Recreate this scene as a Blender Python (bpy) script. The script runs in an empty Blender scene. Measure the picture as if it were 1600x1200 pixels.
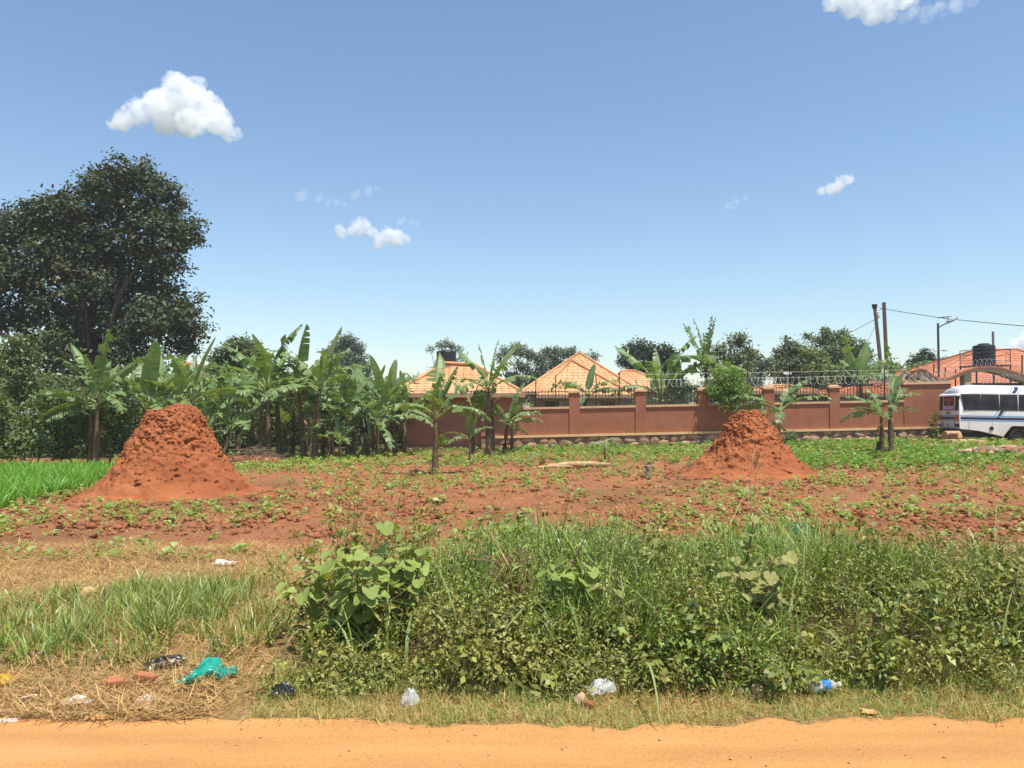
import bpy, math, random
import numpy as np
from mathutils import Vector, Matrix

scene = bpy.context.scene
COL = scene.collection
RNG = np.random.default_rng(11)
random.seed(7)
R = math.radians

# ------------------------------------------------------------------ camera
F = 1200.0                      # focal length in photo pixels (1600 wide)
PITCH = math.atan(40 / F)
CAMZ = 1.7
cam_d = bpy.data.cameras.new('camera')
cam_d.sensor_width = 36.0
cam_d.lens = 36.0 * F / 1600.0
cam_d.clip_start = 0.05
cam_d.clip_end = 20000
cam = bpy.data.objects.new('camera', cam_d)
cam.location = (0, 0, CAMZ)
cam.rotation_euler = (math.pi / 2 + PITCH, 0, 0)
COL.objects.link(cam)
scene.camera = cam

# ------------------------------------------------------------------ sky, sun, exposure
SUN = Vector((0.25, -0.27, 1.0)).normalized()
EL = math.asin(SUN.z)
AZ = math.atan2(SUN.x, SUN.y)
world = bpy.data.worlds.new('World')
scene.world = world
world.use_nodes = True
wn = world.node_tree.nodes
wl = world.node_tree.links
bg = wn['Background']
sky = wn.new('ShaderNodeTexSky')
sky.sky_type = 'NISHITA'
sky.sun_disc = False
sky.sun_elevation = EL
sky.sun_rotation = AZ
sky.altitude = 1150
sky.air_density = 1.45
sky.dust_density = 0.5
sky.ozone_density = 4.5
bg.inputs['Strength'].default_value = 0.12
wl.new(sky.outputs[0], bg.inputs['Color'])
sun_d = bpy.data.lights.new('sun', 'SUN')
sun_d.energy = 5.0
sun_d.angle = R(0.53)
sun_d.color = (1.0, 0.95, 0.87)
sun_o = bpy.data.objects.new('sun', sun_d)
sun_o.rotation_euler = SUN.to_track_quat('Z', 'Y').to_euler()
sun_o.location = (0, 0, 60)
COL.objects.link(sun_o)

scene.view_settings.view_transform = 'Standard'
scene.view_settings.look = 'None'
scene.view_settings.gamma = 1.0
scene.view_settings.use_curve_mapping = False
scene.view_settings.exposure = 0.42
scene.render.engine = 'CYCLES'
scene.cycles.use_denoising = True
scene.cycles.max_bounces = 8
scene.cycles.diffuse_bounces = 4
scene.cycles.glossy_bounces = 3
scene.cycles.transmission_bounces = 6
scene.cycles.transparent_max_bounces = 8
scene.cycles.volume_bounces = 10
scene.cycles.sample_clamp_indirect = 8


# ------------------------------------------------------------------ helpers
def ray(px, py):
    dx, du = (px - 800) / F, (600 - py) / F
    c, s = math.cos(PITCH), math.sin(PITCH)
    return np.array([dx, c - s * du, s + c * du])


def at(px, py, Y):
    d = ray(px, py)
    d = d * (Y / d[1])
    return Vector((d[0], d[1], CAMZ + d[2]))


def sstep(t):
    t = np.clip(t, 0, 1)
    return t * t * (3 - 2 * t)


def hz(x, y):
    """height of the land: gently rising to one side of the plot"""
    return (0.02 * np.clip(x, -15, 40) - 0.1) * sstep((np.asarray(y, float) - 10) / 22)


def gp(px, py):
    d = ray(px, py)
    t = -CAMZ / d[2]
    for _ in range(8):
        t = (float(hz(d[0] * t, d[1] * t)) - CAMZ) / d[2]
    return Vector((d[0] * t, d[1] * t, CAMZ + d[2] * t))


def gx(px, Y):
    x = at(px, 640, Y).x
    return Vector((x, Y, float(hz(x, Y))))


def _hash(i, j, k, seed):
    h = (i * 374761393 + j * 668265263 + k * 2147483647 + seed * 974711) & 0xFFFFFFFF
    h = ((h ^ (h >> 13)) * 1274126177) & 0xFFFFFFFF
    h = h ^ (h >> 16)
    return (h & 0xFFFF) / 65535.0


def noise(P, scale=1.0, seed=0):
    P = np.asarray(P, float) * scale
    I = np.floor(P).astype(np.int64)
    f = P - I
    f = f * f * (3 - 2 * f)
    out = 0
    for a in (0, 1):
        for b in (0, 1):
            for c in (0, 1):
                w = (f[..., 0] if a else 1 - f[..., 0]) * (f[..., 1] if b else 1 - f[..., 1]) * (f[..., 2] if c else 1 - f[..., 2])
                out = out + w * _hash(I[..., 0] + a, I[..., 1] + b, I[..., 2] + c, seed)
    return out * 2 - 1


def fbm(P, scale, octv=4, seed=0, gain=0.5):
    o, a, t = 0, 1.0, 0
    for i in range(octv):
        o = o + a * noise(P, scale * 2 ** i, seed + i * 7)
        t += a
        a *= gain
    return o / t


def link(ob, parent=None):
    COL.objects.link(ob)
    if parent is not None:
        ob.parent = parent
    return ob


def tag(o, label, cat, group=None, kind=None):
    o['label'] = label
    o['category'] = cat
    if group:
        o['group'] = group
    if kind:
        o['kind'] = kind
    return o


def thing(name, label, cat, loc=(0, 0, 0), rz=0.0, group=None):
    o = bpy.data.objects.new(name, None)
    o.empty_display_size = 0.2
    o.location = loc
    o.rotation_euler = (0, 0, rz)
    COL.objects.link(o)
    return tag(o, label, cat, group)


def mesh_np(name, V, Fq, smooth=False):
    """V (n,3), Fq (m,k) uniform faces"""
    V = np.ascontiguousarray(V, dtype=np.float32)
    Fq = np.ascontiguousarray(Fq, dtype=np.int32)
    me = bpy.data.meshes.new(name)
    m, k = Fq.shape
    me.vertices.add(len(V))
    me.vertices.foreach_set('co', V.ravel())
    me.loops.add(m * k)
    me.loops.foreach_set('vertex_index', Fq.ravel())
    me.polygons.add(m)
    me.polygons.foreach_set('loop_start', np.arange(0, m * k, k, dtype=np.int32))
    me.polygons.foreach_set('loop_total', np.full(m, k, dtype=np.int32))
    if smooth:
        me.polygons.foreach_set('use_smooth', np.ones(m, dtype=bool))
    me.update(calc_edges=True)
    return me


def obj_np(name, V, Fq, mat, parent=None, smooth=False):
    me = mesh_np(name, V, Fq, smooth)
    me.materials.append(mat)
    return link(bpy.data.objects.new(name, me), parent)


def quads_obj(name, Q, mat, parent=None, smooth=False):
    """Q (n,4,3)"""
    n = len(Q)
    return obj_np(name, Q.reshape(-1, 3), np.arange(n * 4).reshape(n, 4), mat, parent, smooth)


class MB:
    def __init__(s):
        s.v, s.f, s.m = [], [], []

    def add(s, V, Fs, mi=0):
        b = len(s.v)
        s.v.extend([tuple(map(float, p)) for p in V])
        for f in Fs:
            s.f.append(tuple(b + i for i in f))
            s.m.append(mi)
        return s

    def hexa(s, P, mi=0):
        """8 points: bottom 4 (ccw from above), top 4"""
        return s.add(P, [(3, 2, 1, 0), (4, 5, 6, 7), (0, 1, 5, 4), (1, 2, 6, 5), (2, 3, 7, 6), (3, 0, 4, 7)], mi)

    def box(s, x0, x1, y0, y1, z0, z1, mi=0):
        return s.hexa([(x0, y0, z0), (x1, y0, z0), (x1, y1, z0), (x0, y1, z0),
                       (x0, y0, z1), (x1, y0, z1), (x1, y1, z1), (x0, y1, z1)], mi)

    def tube(s, pts, rad, n=8, mi=0, caps=True):
        pts = [Vector(p) for p in pts]
        k = len(pts)
        if not hasattr(rad, '__len__'):
            rad = [rad] * k
        V, Fs = [], []
        ref = Vector((0, 0, 1))
        for i, p in enumerate(pts):
            t = (pts[min(i + 1, k - 1)] - pts[max(i - 1, 0)])
            if t.length < 1e-9:
                t = Vector((0, 0, 1))
            t.normalize()
            a = t.cross(ref)
            if a.length < 0.1:
                a = t.cross(Vector((1, 0, 0)))
            a.normalize()
            b = t.cross(a)
            for j in range(n):
                th = 2 * math.pi * j / n
                V.append(p + a * (rad[i] * math.cos(th)) + b * (rad[i] * math.sin(th)))
        for i in range(k - 1):
            for j in range(n):
                j2 = (j + 1) % n
                Fs.append((i * n + j, i * n + j2, (i + 1) * n + j2, (i + 1) * n + j))
        if caps:
            Fs.append(tuple(range(n)))
            Fs.append(tuple((k - 1) * n + n - 1 - j for j in range(n)))
        return s.add(V, Fs, mi)

    def lathe(s, prof, n=20, mi=0, c=(0, 0, 0)):
        V, Fs = [], []
        for r, z in prof:
            for j in range(n):
                th = 2 * math.pi * j / n
                V.append((c[0] + r * math.cos(th), c[1] + r * math.sin(th), c[2] + z))
        for i in range(len(prof) - 1):
            for j in range(n):
                j2 = (j + 1) % n
                Fs.append((i * n + j, i * n + j2, (i + 1) * n + j2, (i + 1) * n + j))
        Fs.append(tuple(n - 1 - j for j in range(n)))
        Fs.append(tuple((len(prof) - 1) * n + j for j in range(n)))
        return s.add(V, Fs, mi)

    def prism(s, poly, y0, y1, mi=0):
        """polygon in (x,z), extruded along y"""
        n = len(poly)
        V = [(p[0], y0, p[1]) for p in poly] + [(p[0], y1, p[1]) for p in poly]
        Fs = [tuple(range(n)), tuple(range(2 * n - 1, n - 1, -1))]
        for i in range(n):
            j = (i + 1) % n
            Fs.append((j, i, n + i, n + j))
        return s.add(V, Fs, mi)

    def mesh(s, name, mats, smooth=False):
        me = bpy.data.meshes.new(name)
        me.from_pydata(s.v, [], s.f)
        if not isinstance(mats, (list, tuple)):
            mats = [mats]
        for m in mats:
            me.materials.append(m)
        me.polygons.foreach_set('material_index', s.m)
        if smooth:
            me.polygons.foreach_set('use_smooth', [True] * len(s.f))
        me.update()
        return me

    def build(s, name, mats, parent=None, smooth=False):
        return link(bpy.data.objects.new(name, s.mesh(name, mats, smooth)), parent)


# ------------------------------------------------------------------ materials
def nt(name):
    m = bpy.data.materials.new(name)
    m.use_nodes = True
    n, l = m.node_tree.nodes, m.node_tree.links
    return m, n, l, n['Principled BSDF'], n['Material Output']


def ramp_mix(n, l, fac, c1, c2, lo=0.35, hi=0.65):
    r = n.new('ShaderNodeValToRGB')
    r.color_ramp.elements[0].position = lo
    r.color_ramp.elements[1].position = hi
    r.color_ramp.elements[0].color = (*c1, 1)
    r.color_ramp.elements[1].color = (*c2, 1)
    l.new(fac, r.inputs[0])
    return r.outputs[0]


def nz(n, l, scale, detail=6, rough=0.6, coord='Object', vec=None):
    t = n.new('ShaderNodeTexNoise')
    t.inputs['Scale'].default_value = scale
    t.inputs['Detail'].default_value = detail
    t.inputs['Roughness'].default_value = rough
    if vec is None:
        c = n.new('ShaderNodeTexCoord')
        vec = c.outputs[coord]
    l.new(vec, t.inputs['Vector'])
    return t.outputs['Fac']


def mixc(n, l, fac, a, b, mode='MIX'):
    m = n.new('ShaderNodeMix')
    m.data_type = 'RGBA'
    m.blend_type = mode
    for sock, v in ((m.inputs[0], fac), (m.inputs[6], a), (m.inputs[7], b)):
        if isinstance(v, (int, float)):
            sock.default_value = v
        elif isinstance(v, tuple):
            sock.default_value = (*v, 1)
        else:
            l.new(v, sock)
    return m.outputs[2]


def bumpn(n, l, bsdf, h, strength=0.5, dist=0.02):
    b = n.new('ShaderNodeBump')
    b.inputs['Strength'].default_value = strength
    b.inputs['Distance'].default_value = dist
    l.new(h, b.inputs['Height'])
    l.new(b.outputs[0], bsdf.inputs['Normal'])


def surf(name, c1, c2=None, scale=4.0, rough=0.8, bump=0.0, bscale=None, bdist=0.02, c3=None, scale3=0.7, metal=0.0, spec=0.4, lo=0.35, hi=0.65):
    m, n, l, b, o = nt(name)
    b.inputs['Roughness'].default_value = rough
    b.inputs['Metallic'].default_value = metal
    b.inputs['Specular IOR Level'].default_value = spec
    if c2 is None:
        b.inputs['Base Color'].default_value = (*c1, 1)
    else:
        col = ramp_mix(n, l, nz(n, l, scale), c1, c2, lo, hi)
        if c3 is not None:
            f = ramp_mix(n, l, nz(n, l, scale3, 4), (0, 0, 0), (1, 1, 1), 0.45, 0.7)
            col = mixc(n, l, f, col, c3)
        l.new(col, b.inputs['Base Color'])
    if bump:
        bumpn(n, l, b, nz(n, l, bscale or scale * 4, 8), bump, bdist)
    return m


def leafm(name, c1, c2, rough=0.5, trans=0.3, spec=0.35, tcol=None, c3=None, p3=0.08, patch=None, pscale=1.5):
    """foliage: each leaf its own tint, some light passing through"""
    m, n, l, b, o = nt(name)
    g = n.new('ShaderNodeNewGeometry')
    col = mixc(n, l, g.outputs['Random Per Island'], c1, c2)
    if c3 is not None:
        w = n.new('ShaderNodeTexWhiteNoise')
        w.noise_dimensions = '1D'
        l.new(g.outputs['Random Per Island'], w.inputs['W'])
        t = n.new('ShaderNodeMath')
        t.operation = 'LESS_THAN'
        t.inputs[1].default_value = p3
        l.new(w.outputs['Value'], t.inputs[0])
        col = mixc(n, l, t.outputs[0], col, c3)
    if patch is not None:
        pf = ramp_mix(n, l, nz(n, l, pscale, 3), (0, 0, 0), (1, 1, 1), 0.42, 0.62)
        col = mixc(n, l, pf, col, mixc(n, l, g.outputs['Random Per Island'], patch[0], patch[1]))
    hs = n.new('ShaderNodeObjectInfo')
    v = n.new('ShaderNodeMapRange')
    v.inputs[3].default_value = 0.82
    v.inputs[4].default_value = 1.15
    l.new(hs.outputs['Random'], v.inputs[0])
    hv = n.new('ShaderNodeHueSaturation')
    l.new(v.outputs[0], hv.inputs['Value'])
    l.new(col, hv.inputs['Color'])
    col = hv.outputs[0]
    l.new(col, b.inputs['Base Color'])
    b.inputs['Roughness'].default_value = rough
    b.inputs['Specular IOR Level'].default_value = spec
    tr = n.new('ShaderNodeBsdfTranslucent')
    tc = mixc(n, l, 1.0, col, tcol or (1.5, 1.5, 0.6), 'MULTIPLY')
    l.new(tc, tr.inputs['Color'])
    mx = n.new('ShaderNodeMixShader')
    mx.inputs[0].default_value = trans
    l.new(b.outputs[0], mx.inputs[1])
    l.new(tr.outputs[0], mx.inputs[2])
    l.new(mx.outputs[0], o.inputs['Surface'])
    return m


M = {}
M['banana_leaf'] = leafm('banana_leaf', (0.115, 0.20, 0.06), (0.22, 0.30, 0.11), 0.48, 0.3, 0.45)
M['banana_rib'] = surf('banana_rib', (0.32, 0.38, 0.13), (0.22, 0.27, 0.08), 6, 0.5)
M['banana_dry'] = leafm('banana_dry', (0.27, 0.17, 0.08), (0.16, 0.09, 0.045), 0.8, 0.2, 0.2)
M['banana_stem'] = surf('banana_stem', (0.10, 0.055, 0.03), (0.17, 0.13, 0.055), 9, 0.7, 0.5, 30, 0.02, c3=(0.04, 0.025, 0.02), scale3=5)
M['bark'] = surf('bark', (0.09, 0.065, 0.045), (0.05, 0.035, 0.025), 6, 0.9, 0.7, 20, 0.03)
M['bark_pale'] = surf('bark_pale', (0.30, 0.25, 0.19), (0.18, 0.14, 0.10), 6, 0.9, 0.4, 20, 0.03)
M['leaf_dark'] = leafm('leaf_dark', (0.030, 0.052, 0.016), (0.070, 0.085, 0.030), 0.5, 0.16, 0.4, c3=(0.12, 0.12, 0.05), p3=0.12)
M['leaf_mango'] = leafm('leaf_mango', (0.025, 0.055, 0.018), (0.05, 0.09, 0.03), 0.45, 0.18, 0.4)
M['leaf_euc'] = leafm('leaf_euc', (0.12, 0.15, 0.10), (0.19, 0.22, 0.15), 0.6, 0.25, 0.3)
M['leaf_mid'] = leafm('leaf_mid', (0.085, 0.125, 0.045), (0.18, 0.22, 0.09), 0.5, 0.25, 0.4)
M['leaf_bright'] = leafm('leaf_bright', (0.10, 0.19, 0.02), (0.24, 0.36, 0.05), 0.45, 0.3, 0.45)
M['leaf_coffee'] = leafm('leaf_coffee', (0.08, 0.13, 0.03), (0.20, 0.25, 0.075), 0.42, 0.25, 0.45)
M['shrub_leaf'] = leafm('shrub_leaf', (0.15, 0.23, 0.04), (0.31, 0.36, 0.09), 0.55, 0.25, 0.3)
M['shrub_leaf_olive'] = leafm('shrub_leaf_olive', (0.21, 0.22, 0.05), (0.33, 0.30, 0.10), 0.55, 0.25, 0.3)
M['grass'] = leafm('grass', (0.035, 0.10, 0.010), (0.27, 0.40, 0.06), 0.4, 0.2, 0.5, c3=(0.44, 0.40, 0.18), p3=0.10, patch=((0.07, 0.11, 0.015), (0.38, 0.42, 0.10)), pscale=1.1)
M['reed'] = leafm('reed', (0.16, 0.26, 0.05), (0.38, 0.44, 0.16), 0.5, 0.3, 0.4, c3=(0.5, 0.42, 0.2), p3=0.15)
M['verge_grass'] = leafm('verge_grass', (0.24, 0.25, 0.06), (0.44, 0.42, 0.14), 0.6, 0.3, 0.3, c3=(0.52, 0.38, 0.16), p3=0.3, patch=((0.20, 0.25, 0.06), (0.36, 0.40, 0.13)), pscale=1.7)
M['weed'] = leafm('weed', (0.04, 0.085, 0.010), (0.33, 0.40, 0.075), 0.5, 0.2, 0.35, c3=(0.26, 0.17, 0.06), p3=0.06, patch=((0.09, 0.10, 0.015), (0.46, 0.43, 0.11)), pscale=1.3)
M['straw'] = leafm('straw', (0.42, 0.25, 0.09), (0.60, 0.42, 0.18), 0.7, 0.2, 0.3, c3=(0.24, 0.13, 0.06), p3=0.25)
M['bean'] = leafm('bean', (0.18, 0.26, 0.05), (0.34, 0.42, 0.13), 0.5, 0.3, 0.4)
M['bean_green'] = leafm('bean_green', (0.10, 0.22, 0.03), (0.20, 0.34, 0.07), 0.5, 0.3, 0.4)
M['maize'] = leafm('maize', (0.09, 0.24, 0.02), (0.18, 0.36, 0.05), 0.45, 0.35, 0.4)
M['weed_stem'] = surf('weed_stem', (0.17, 0.13, 0.05), (0.12, 0.06, 0.03), 8, 0.7)
M['twig'] = surf('twig', (0.20, 0.14, 0.09), (0.11, 0.075, 0.05), 5, 0.9)
M['dry_stalk'] = surf('dry_stalk', (0.55, 0.36, 0.17), (0.35, 0.20, 0.10), 8, 0.8)
M['mound'] = surf('mound', (0.29, 0.095, 0.037), (0.40, 0.145, 0.058), 2.2, 0.95, 0.5, 18, 0.035, c3=(0.24, 0.072, 0.028), scale3=1.1, spec=0.1)
M['clod'] = surf('clod', (0.23, 0.083, 0.038), (0.36, 0.145, 0.066), 3, 0.95, 0.4, 30, 0.02, spec=0.1)
def wall_material():
    m, n, l, b, o = nt('render_brown')
    b.inputs['Roughness'].default_value = 0.9
    b.inputs['Specular IOR Level'].default_value = 0.15
    col = ramp_mix(n, l, nz(n, l, 1.6), (0.30, 0.118, 0.062), (0.36, 0.145, 0.078))
    tc = n.new('ShaderNodeTexCoord')
    mp = n.new('ShaderNodeMapping')
    mp.inputs['Scale'].default_value = (1.5, 1.5, 0.45)
    l.new(tc.outputs['Object'], mp.inputs[0])
    st = ramp_mix(n, l, nz(n, l, 2.0, 5, vec=mp.outputs[0]), (0, 0, 0), (0.5, 0.5, 0.5), 0.52, 0.75)
    col = mixc(n, l, st, col, (0.235, 0.095, 0.052))
    l.new(col, b.inputs['Base Color'])
    bumpn(n, l, b, nz(n, l, 22, 8), 0.6, 0.02)
    return m


M['render_brown'] = wall_material()
M['smooth_brown'] = surf('smooth_brown', (0.33, 0.14, 0.095), (0.355, 0.155, 0.105), 1.2, 0.85, 0.1, 30, 0.01, spec=0.2)
M['coping'] = surf('coping', (0.66, 0.42, 0.23), (0.56, 0.33, 0.18), 3, 0.85, 0.2, 25, 0.01)
M['band'] = surf('band', (0.72, 0.50, 0.24), (0.62, 0.40, 0.19), 3, 0.85, 0.2, 25, 0.01)
M['stone'] = surf('stone', (0.38, 0.25, 0.14), (0.54, 0.36, 0.20), 2.3, 0.9, 0.5, 18, 0.02, c3=(0.42, 0.21, 0.12), scale3=1.2)
M['mortar'] = surf('mortar', (0.17, 0.11, 0.075), (0.24, 0.15, 0.10), 5, 0.95, 0.4, 25, 0.02)
M['iron'] = surf('iron', (0.022, 0.017, 0.015), (0.05, 0.03, 0.025), 9, 0.6)
M['wire'] = surf('wire', (0.55, 0.54, 0.52), (0.45, 0.44, 0.42), 9, 0.45, metal=0.2)
M['cable'] = surf('cable', (0.03, 0.03, 0.035))
M['tile_pale'] = surf('tile_pale', (0.62, 0.33, 0.15), (0.52, 0.25, 0.11), 1.3, 0.75, c3=(0.66, 0.38, 0.19), scale3=0.6, spec=0.3)
M['tile_orange'] = surf('tile_orange', (0.52, 0.19, 0.09), (0.44, 0.15, 0.07), 1.2, 0.7, c3=(0.55, 0.24, 0.13), scale3=0.5, spec=0.3)
M['cream'] = surf('cream', (0.52, 0.36, 0.22), (0.46, 0.31, 0.19), 1.0, 0.85)
M['fascia'] = surf('fascia', (0.42, 0.25, 0.16), (0.36, 0.21, 0.13), 3, 0.6)
M['fascia_dark'] = surf('fascia_dark', (0.15, 0.06, 0.04), (0.11, 0.045, 0.03), 3, 0.6)
M['tank'] = surf('tank', (0.016, 0.016, 0.018), (0.028, 0.028, 0.03), 2, 0.45)
M['pole_wood'] = surf('pole_wood', (0.27, 0.25, 0.22), (0.19, 0.17, 0.145), 3, 0.9)
M['pole_blue'] = surf('pole_blue', (0.12, 0.16, 0.24), (0.09, 0.12, 0.18), 4, 0.45, metal=0.3)
M['porcelain'] = surf('porcelain', (0.55, 0.52, 0.48), (0.45, 0.42, 0.38), 6, 0.4)
M['bus_white'] = surf('bus_white', (0.78, 0.77, 0.74), (0.72, 0.70, 0.66), 0.9, 0.35, c3=(0.66, 0.61, 0.54), scale3=1.0, spec=0.5)
M['bus_navy'] = surf('bus_navy', (0.014, 0.022, 0.06), rough=0.35)
M['bus_blue'] = surf('bus_blue', (0.16, 0.32, 0.58), rough=0.35)
M['glass'] = surf('glass', (0.010, 0.009, 0.010), (0.05, 0.04, 0.036), 2.6, 0.1, spec=0.22)
M['rubber'] = surf('rubber', (0.015, 0.014, 0.014), (0.03, 0.026, 0.023), 6, 0.8)
M['black'] = surf('black', (0.012, 0.012, 0.012), rough=0.6)
M['lamp_red'] = surf('lamp_red', (0.55, 0.10, 0.03), rough=0.25)
M['plate'] = surf('plate', (0.62, 0.38, 0.03), rough=0.4)
M['sticker_red'] = surf('sticker_red', (0.45, 0.05, 0.06), (0.36, 0.04, 0.05), 5, 0.5)
M['sticker_pink'] = surf('sticker_pink', (0.55, 0.14, 0.19), rough=0.5)
M['white'] = surf('white', (0.78, 0.77, 0.74), rough=0.5)
M['rim'] = surf('rim', (0.07, 0.065, 0.06), (0.04, 0.035, 0.03), 6, 0.5, metal=0.5)
M['wood'] = surf('wood', (0.52, 0.31, 0.14), (0.32, 0.16, 0.07), 5, 0.85, 0.3, 20, 0.02)
M['concrete'] = surf('concrete', (0.60, 0.42, 0.22), (0.50, 0.34, 0.18), 4, 0.9, 0.3, 20, 0.01)
M['brick'] = surf('brick', (0.42, 0.17, 0.07), (0.30, 0.11, 0.05), 8, 0.9, 0.5, 40, 0.01)
M['rock'] = surf('rock', (0.50, 0.36, 0.24), (0.36, 0.22, 0.13), 12, 0.9, 0.4, 50, 0.01)
M['rock_white'] = surf('rock_white', (0.74, 0.66, 0.54), (0.55, 0.44, 0.32), 12, 0.9, 0.4, 50, 0.01)
M['peel'] = surf('peel', (0.62, 0.36, 0.12), (0.5, 0.24, 0.07), 14, 0.7)
M['bark_bit'] = surf('bark_bit', (0.48, 0.30, 0.16), (0.34, 0.18, 0.09), 14, 0.85)
M['paper'] = surf('paper', (0.80, 0.74, 0.66), (0.70, 0.62, 0.54), 12, 0.8)
M['paper_pink'] = surf('paper_pink', (0.80, 0.62, 0.52), (0.72, 0.50, 0.42), 12, 0.8)
M['cardboard'] = surf('cardboard', (0.55, 0.36, 0.14), (0.42, 0.26, 0.10), 12, 0.8)


def plastic(name, c, trans=0.35, rough=0.25):
    m, n, l, b, o = nt(name)
    b.inputs['Base Color'].default_value = (*c, 1)
    b.inputs['Roughness'].default_value = rough
    b.inputs['Specular IOR Level'].default_value = 0.6
    tr = n.new('ShaderNodeBsdfTranslucent')
    tr.inputs['Color'].default_value = (*c, 1)
    mx = n.new('ShaderNodeMixShader')
    mx.inputs[0].default_value = trans
    l.new(b.outputs[0], mx.inputs[1])
    l.new(tr.outputs[0], mx.inputs[2])
    l.new(mx.outputs[0], o.inputs['Surface'])
    return m


M['bag_teal'] = plastic('bag_teal', (0.03, 0.46, 0.34))
M['bag_green'] = plastic('bag_green', (0.02, 0.16, 0.10))
M['bag_black'] = plastic('bag_black', (0.018, 0.016, 0.018), 0.05, 0.3)
M['bag_yellow'] = plastic('bag_yellow', (0.80, 0.50, 0.02), 0.2)
M['bag_red'] = plastic('bag_red', (0.65, 0.12, 0.04), 0.2)
M['label_blue'] = surf('label_blue', (0.05, 0.20, 0.58), rough=0.3)


def clear_plastic():
    m, n, l, b, o = nt('clear_plastic')
    b.inputs['Base Color'].default_value = (0.8, 0.82, 0.82, 1)
    b.inputs['Roughness'].default_value = 0.15
    tp = n.new('ShaderNodeBsdfTransparent')
    mx = n.new('ShaderNodeMixShader')
    mx.inputs[0].default_value = 0.4
    l.new(tp.outputs[0], mx.inputs[1])
    l.new(b.outputs[0], mx.inputs[2])
    l.new(mx.outputs[0], o.inputs['Surface'])
    return m


M['clear'] = clear_plastic()


def ground_material():
    m, n, l, b, o = nt('ground')
    b.inputs['Roughness'].default_value = 0.95
    b.inputs['Specular IOR Level'].default_value = 0.1
    soil = ramp_mix(n, l, nz(n, l, 3.0, 9, 0.7), (0.22, 0.078, 0.035), (0.46, 0.20, 0.09), 0.3, 0.7)
    patch = ramp_mix(n, l, nz(n, l, 0.35, 5), (0, 0, 0), (1, 1, 1), 0.42, 0.62)
    soil = mixc(n, l, patch, soil, (0.33, 0.15, 0.07))
    straw = ramp_mix(n, l, nz(n, l, 14, 9, 0.75), (0.30, 0.165, 0.065), (0.54, 0.34, 0.14), 0.35, 0.65)
    green = ramp_mix(n, l, nz(n, l, 1.2, 8), (0.05, 0.08, 0.025), (0.12, 0.11, 0.045), 0.35, 0.7)
    a = n.new('ShaderNodeAttribute')
    a.attribute_name = 'zone'
    sep = n.new('ShaderNodeSeparateColor')
    l.new(a.outputs['Color'], sep.inputs[0])
    c = mixc(n, l, sep.outputs[0], soil, straw)
    c = mixc(n, l, sep.outputs[1], c, green)
    weed_shade = ramp_mix(n, l, nz(n, l, 20, 8, 0.7), (0.075, 0.055, 0.025), (0.20, 0.14, 0.06), 0.35, 0.65)  # dark tint painting the shade under the verge weeds into the ground colour
    c = mixc(n, l, sep.outputs[2], c, weed_shade)
    l.new(c, b.inputs['Base Color'])
    bumpn(n, l, b, nz(n, l, 13, 10, 0.72), 0.9, 0.08)
    return m


def road_material():
    m, n, l, b, o = nt('road')
    b.inputs['Roughness'].default_value = 0.9
    b.inputs['Specular IOR Level'].default_value = 0.15
    tc = n.new('ShaderNodeTexCoord')
    mp = n.new('ShaderNodeMapping')
    mp.inputs['Scale'].default_value = (0.25, 1.6, 1)
    l.new(tc.outputs['Object'], mp.inputs[0])
    streak = ramp_mix(n, l, nz(n, l, 2.0, 6, vec=mp.outputs[0]), (0.40, 0.19, 0.062), (0.53, 0.275, 0.10), 0.3, 0.7)
    grain = ramp_mix(n, l, nz(n, l, 60, 6, 0.7), (0.80, 0.80, 0.80), (1.08, 1.06, 1.04), 0.35, 0.6)
    c = mixc(n, l, 1.0, streak, grain, 'MULTIPLY')
    l.new(c, b.inputs['Base Color'])
    bumpn(n, l, b, nz(n, l, 22, 10, 0.7), 0.25, 0.02)
    return m


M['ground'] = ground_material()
M['road'] = road_material()

# ------------------------------------------------------------------ ground and road
def weed_back(x):
    return np.interp(x, [-3, -1, 0, 2.8, 5, 9], [6.8, 7.3, 8.2, 8.3, 6.8, 6.6])


def field_front(x):
    return np.interp(x, [-9, -2, 0, 2.8, 5, 9], [8.2, 8.0, 8.0, 8.0, 6.9, 6.7])


def smap(x, y, s, seed):
    P = np.stack([x, y, np.zeros_like(x)], -1)
    return fbm(P, s, 3, seed)


def verge_edge(x):
    P = np.stack([x, np.zeros_like(x), np.zeros_like(x)], -1)
    return 4.24 + 0.06 * noise(P, 1.1, 3) + 0.05 * noise(P, 5, 4) + 0.03 * noise(P, 17, 5) + 0.05 * np.clip(-x - 1.2, 0, 2.2) / 2.2


ys = np.concatenate([np.linspace(-40, 2, 12), np.geomspace(2.6, 40, 330), np.geomspace(42, 4000, 40)])
us = np.concatenate([np.linspace(-6, -1.0, 12)[:-1], np.linspace(-1.0, 1.0, 420), np.linspace(1.0, 6, 12)[1:]])
UU, YY = np.meshgrid(us, ys)
XX = UU * (np.maximum(YY, 3) + 2.0)
P = np.stack([XX, YY, 0 * XX], -1)
field = sstep((YY - field_front(XX) - 0.5 * noise(P, 0.6, 9)) / 0.8) * (1 - sstep((YY - 34) / 2))
rel = fbm(P, 2.6, 5, 21, 0.62)
rows = np.sin((YY + 0.12 * XX + 0.25 * noise(P, 0.7, 2)) * 2 * math.pi / 0.75)
ZZ = hz(XX, YY) + field * (0.10 * rel + 0.02 * rows)
bank = sstep((YY - 4.35) / 0.5) * (1 - sstep((YY - 9) / 2))
ZZ = ZZ + bank * (0.05 + 0.04 * fbm(P, 1.3, 3, 40))
nr, nc = XX.shape
V = np.stack([XX, YY, ZZ], -1).reshape(-1, 3)
idx = np.arange(nr * nc).reshape(nr, nc)
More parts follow.
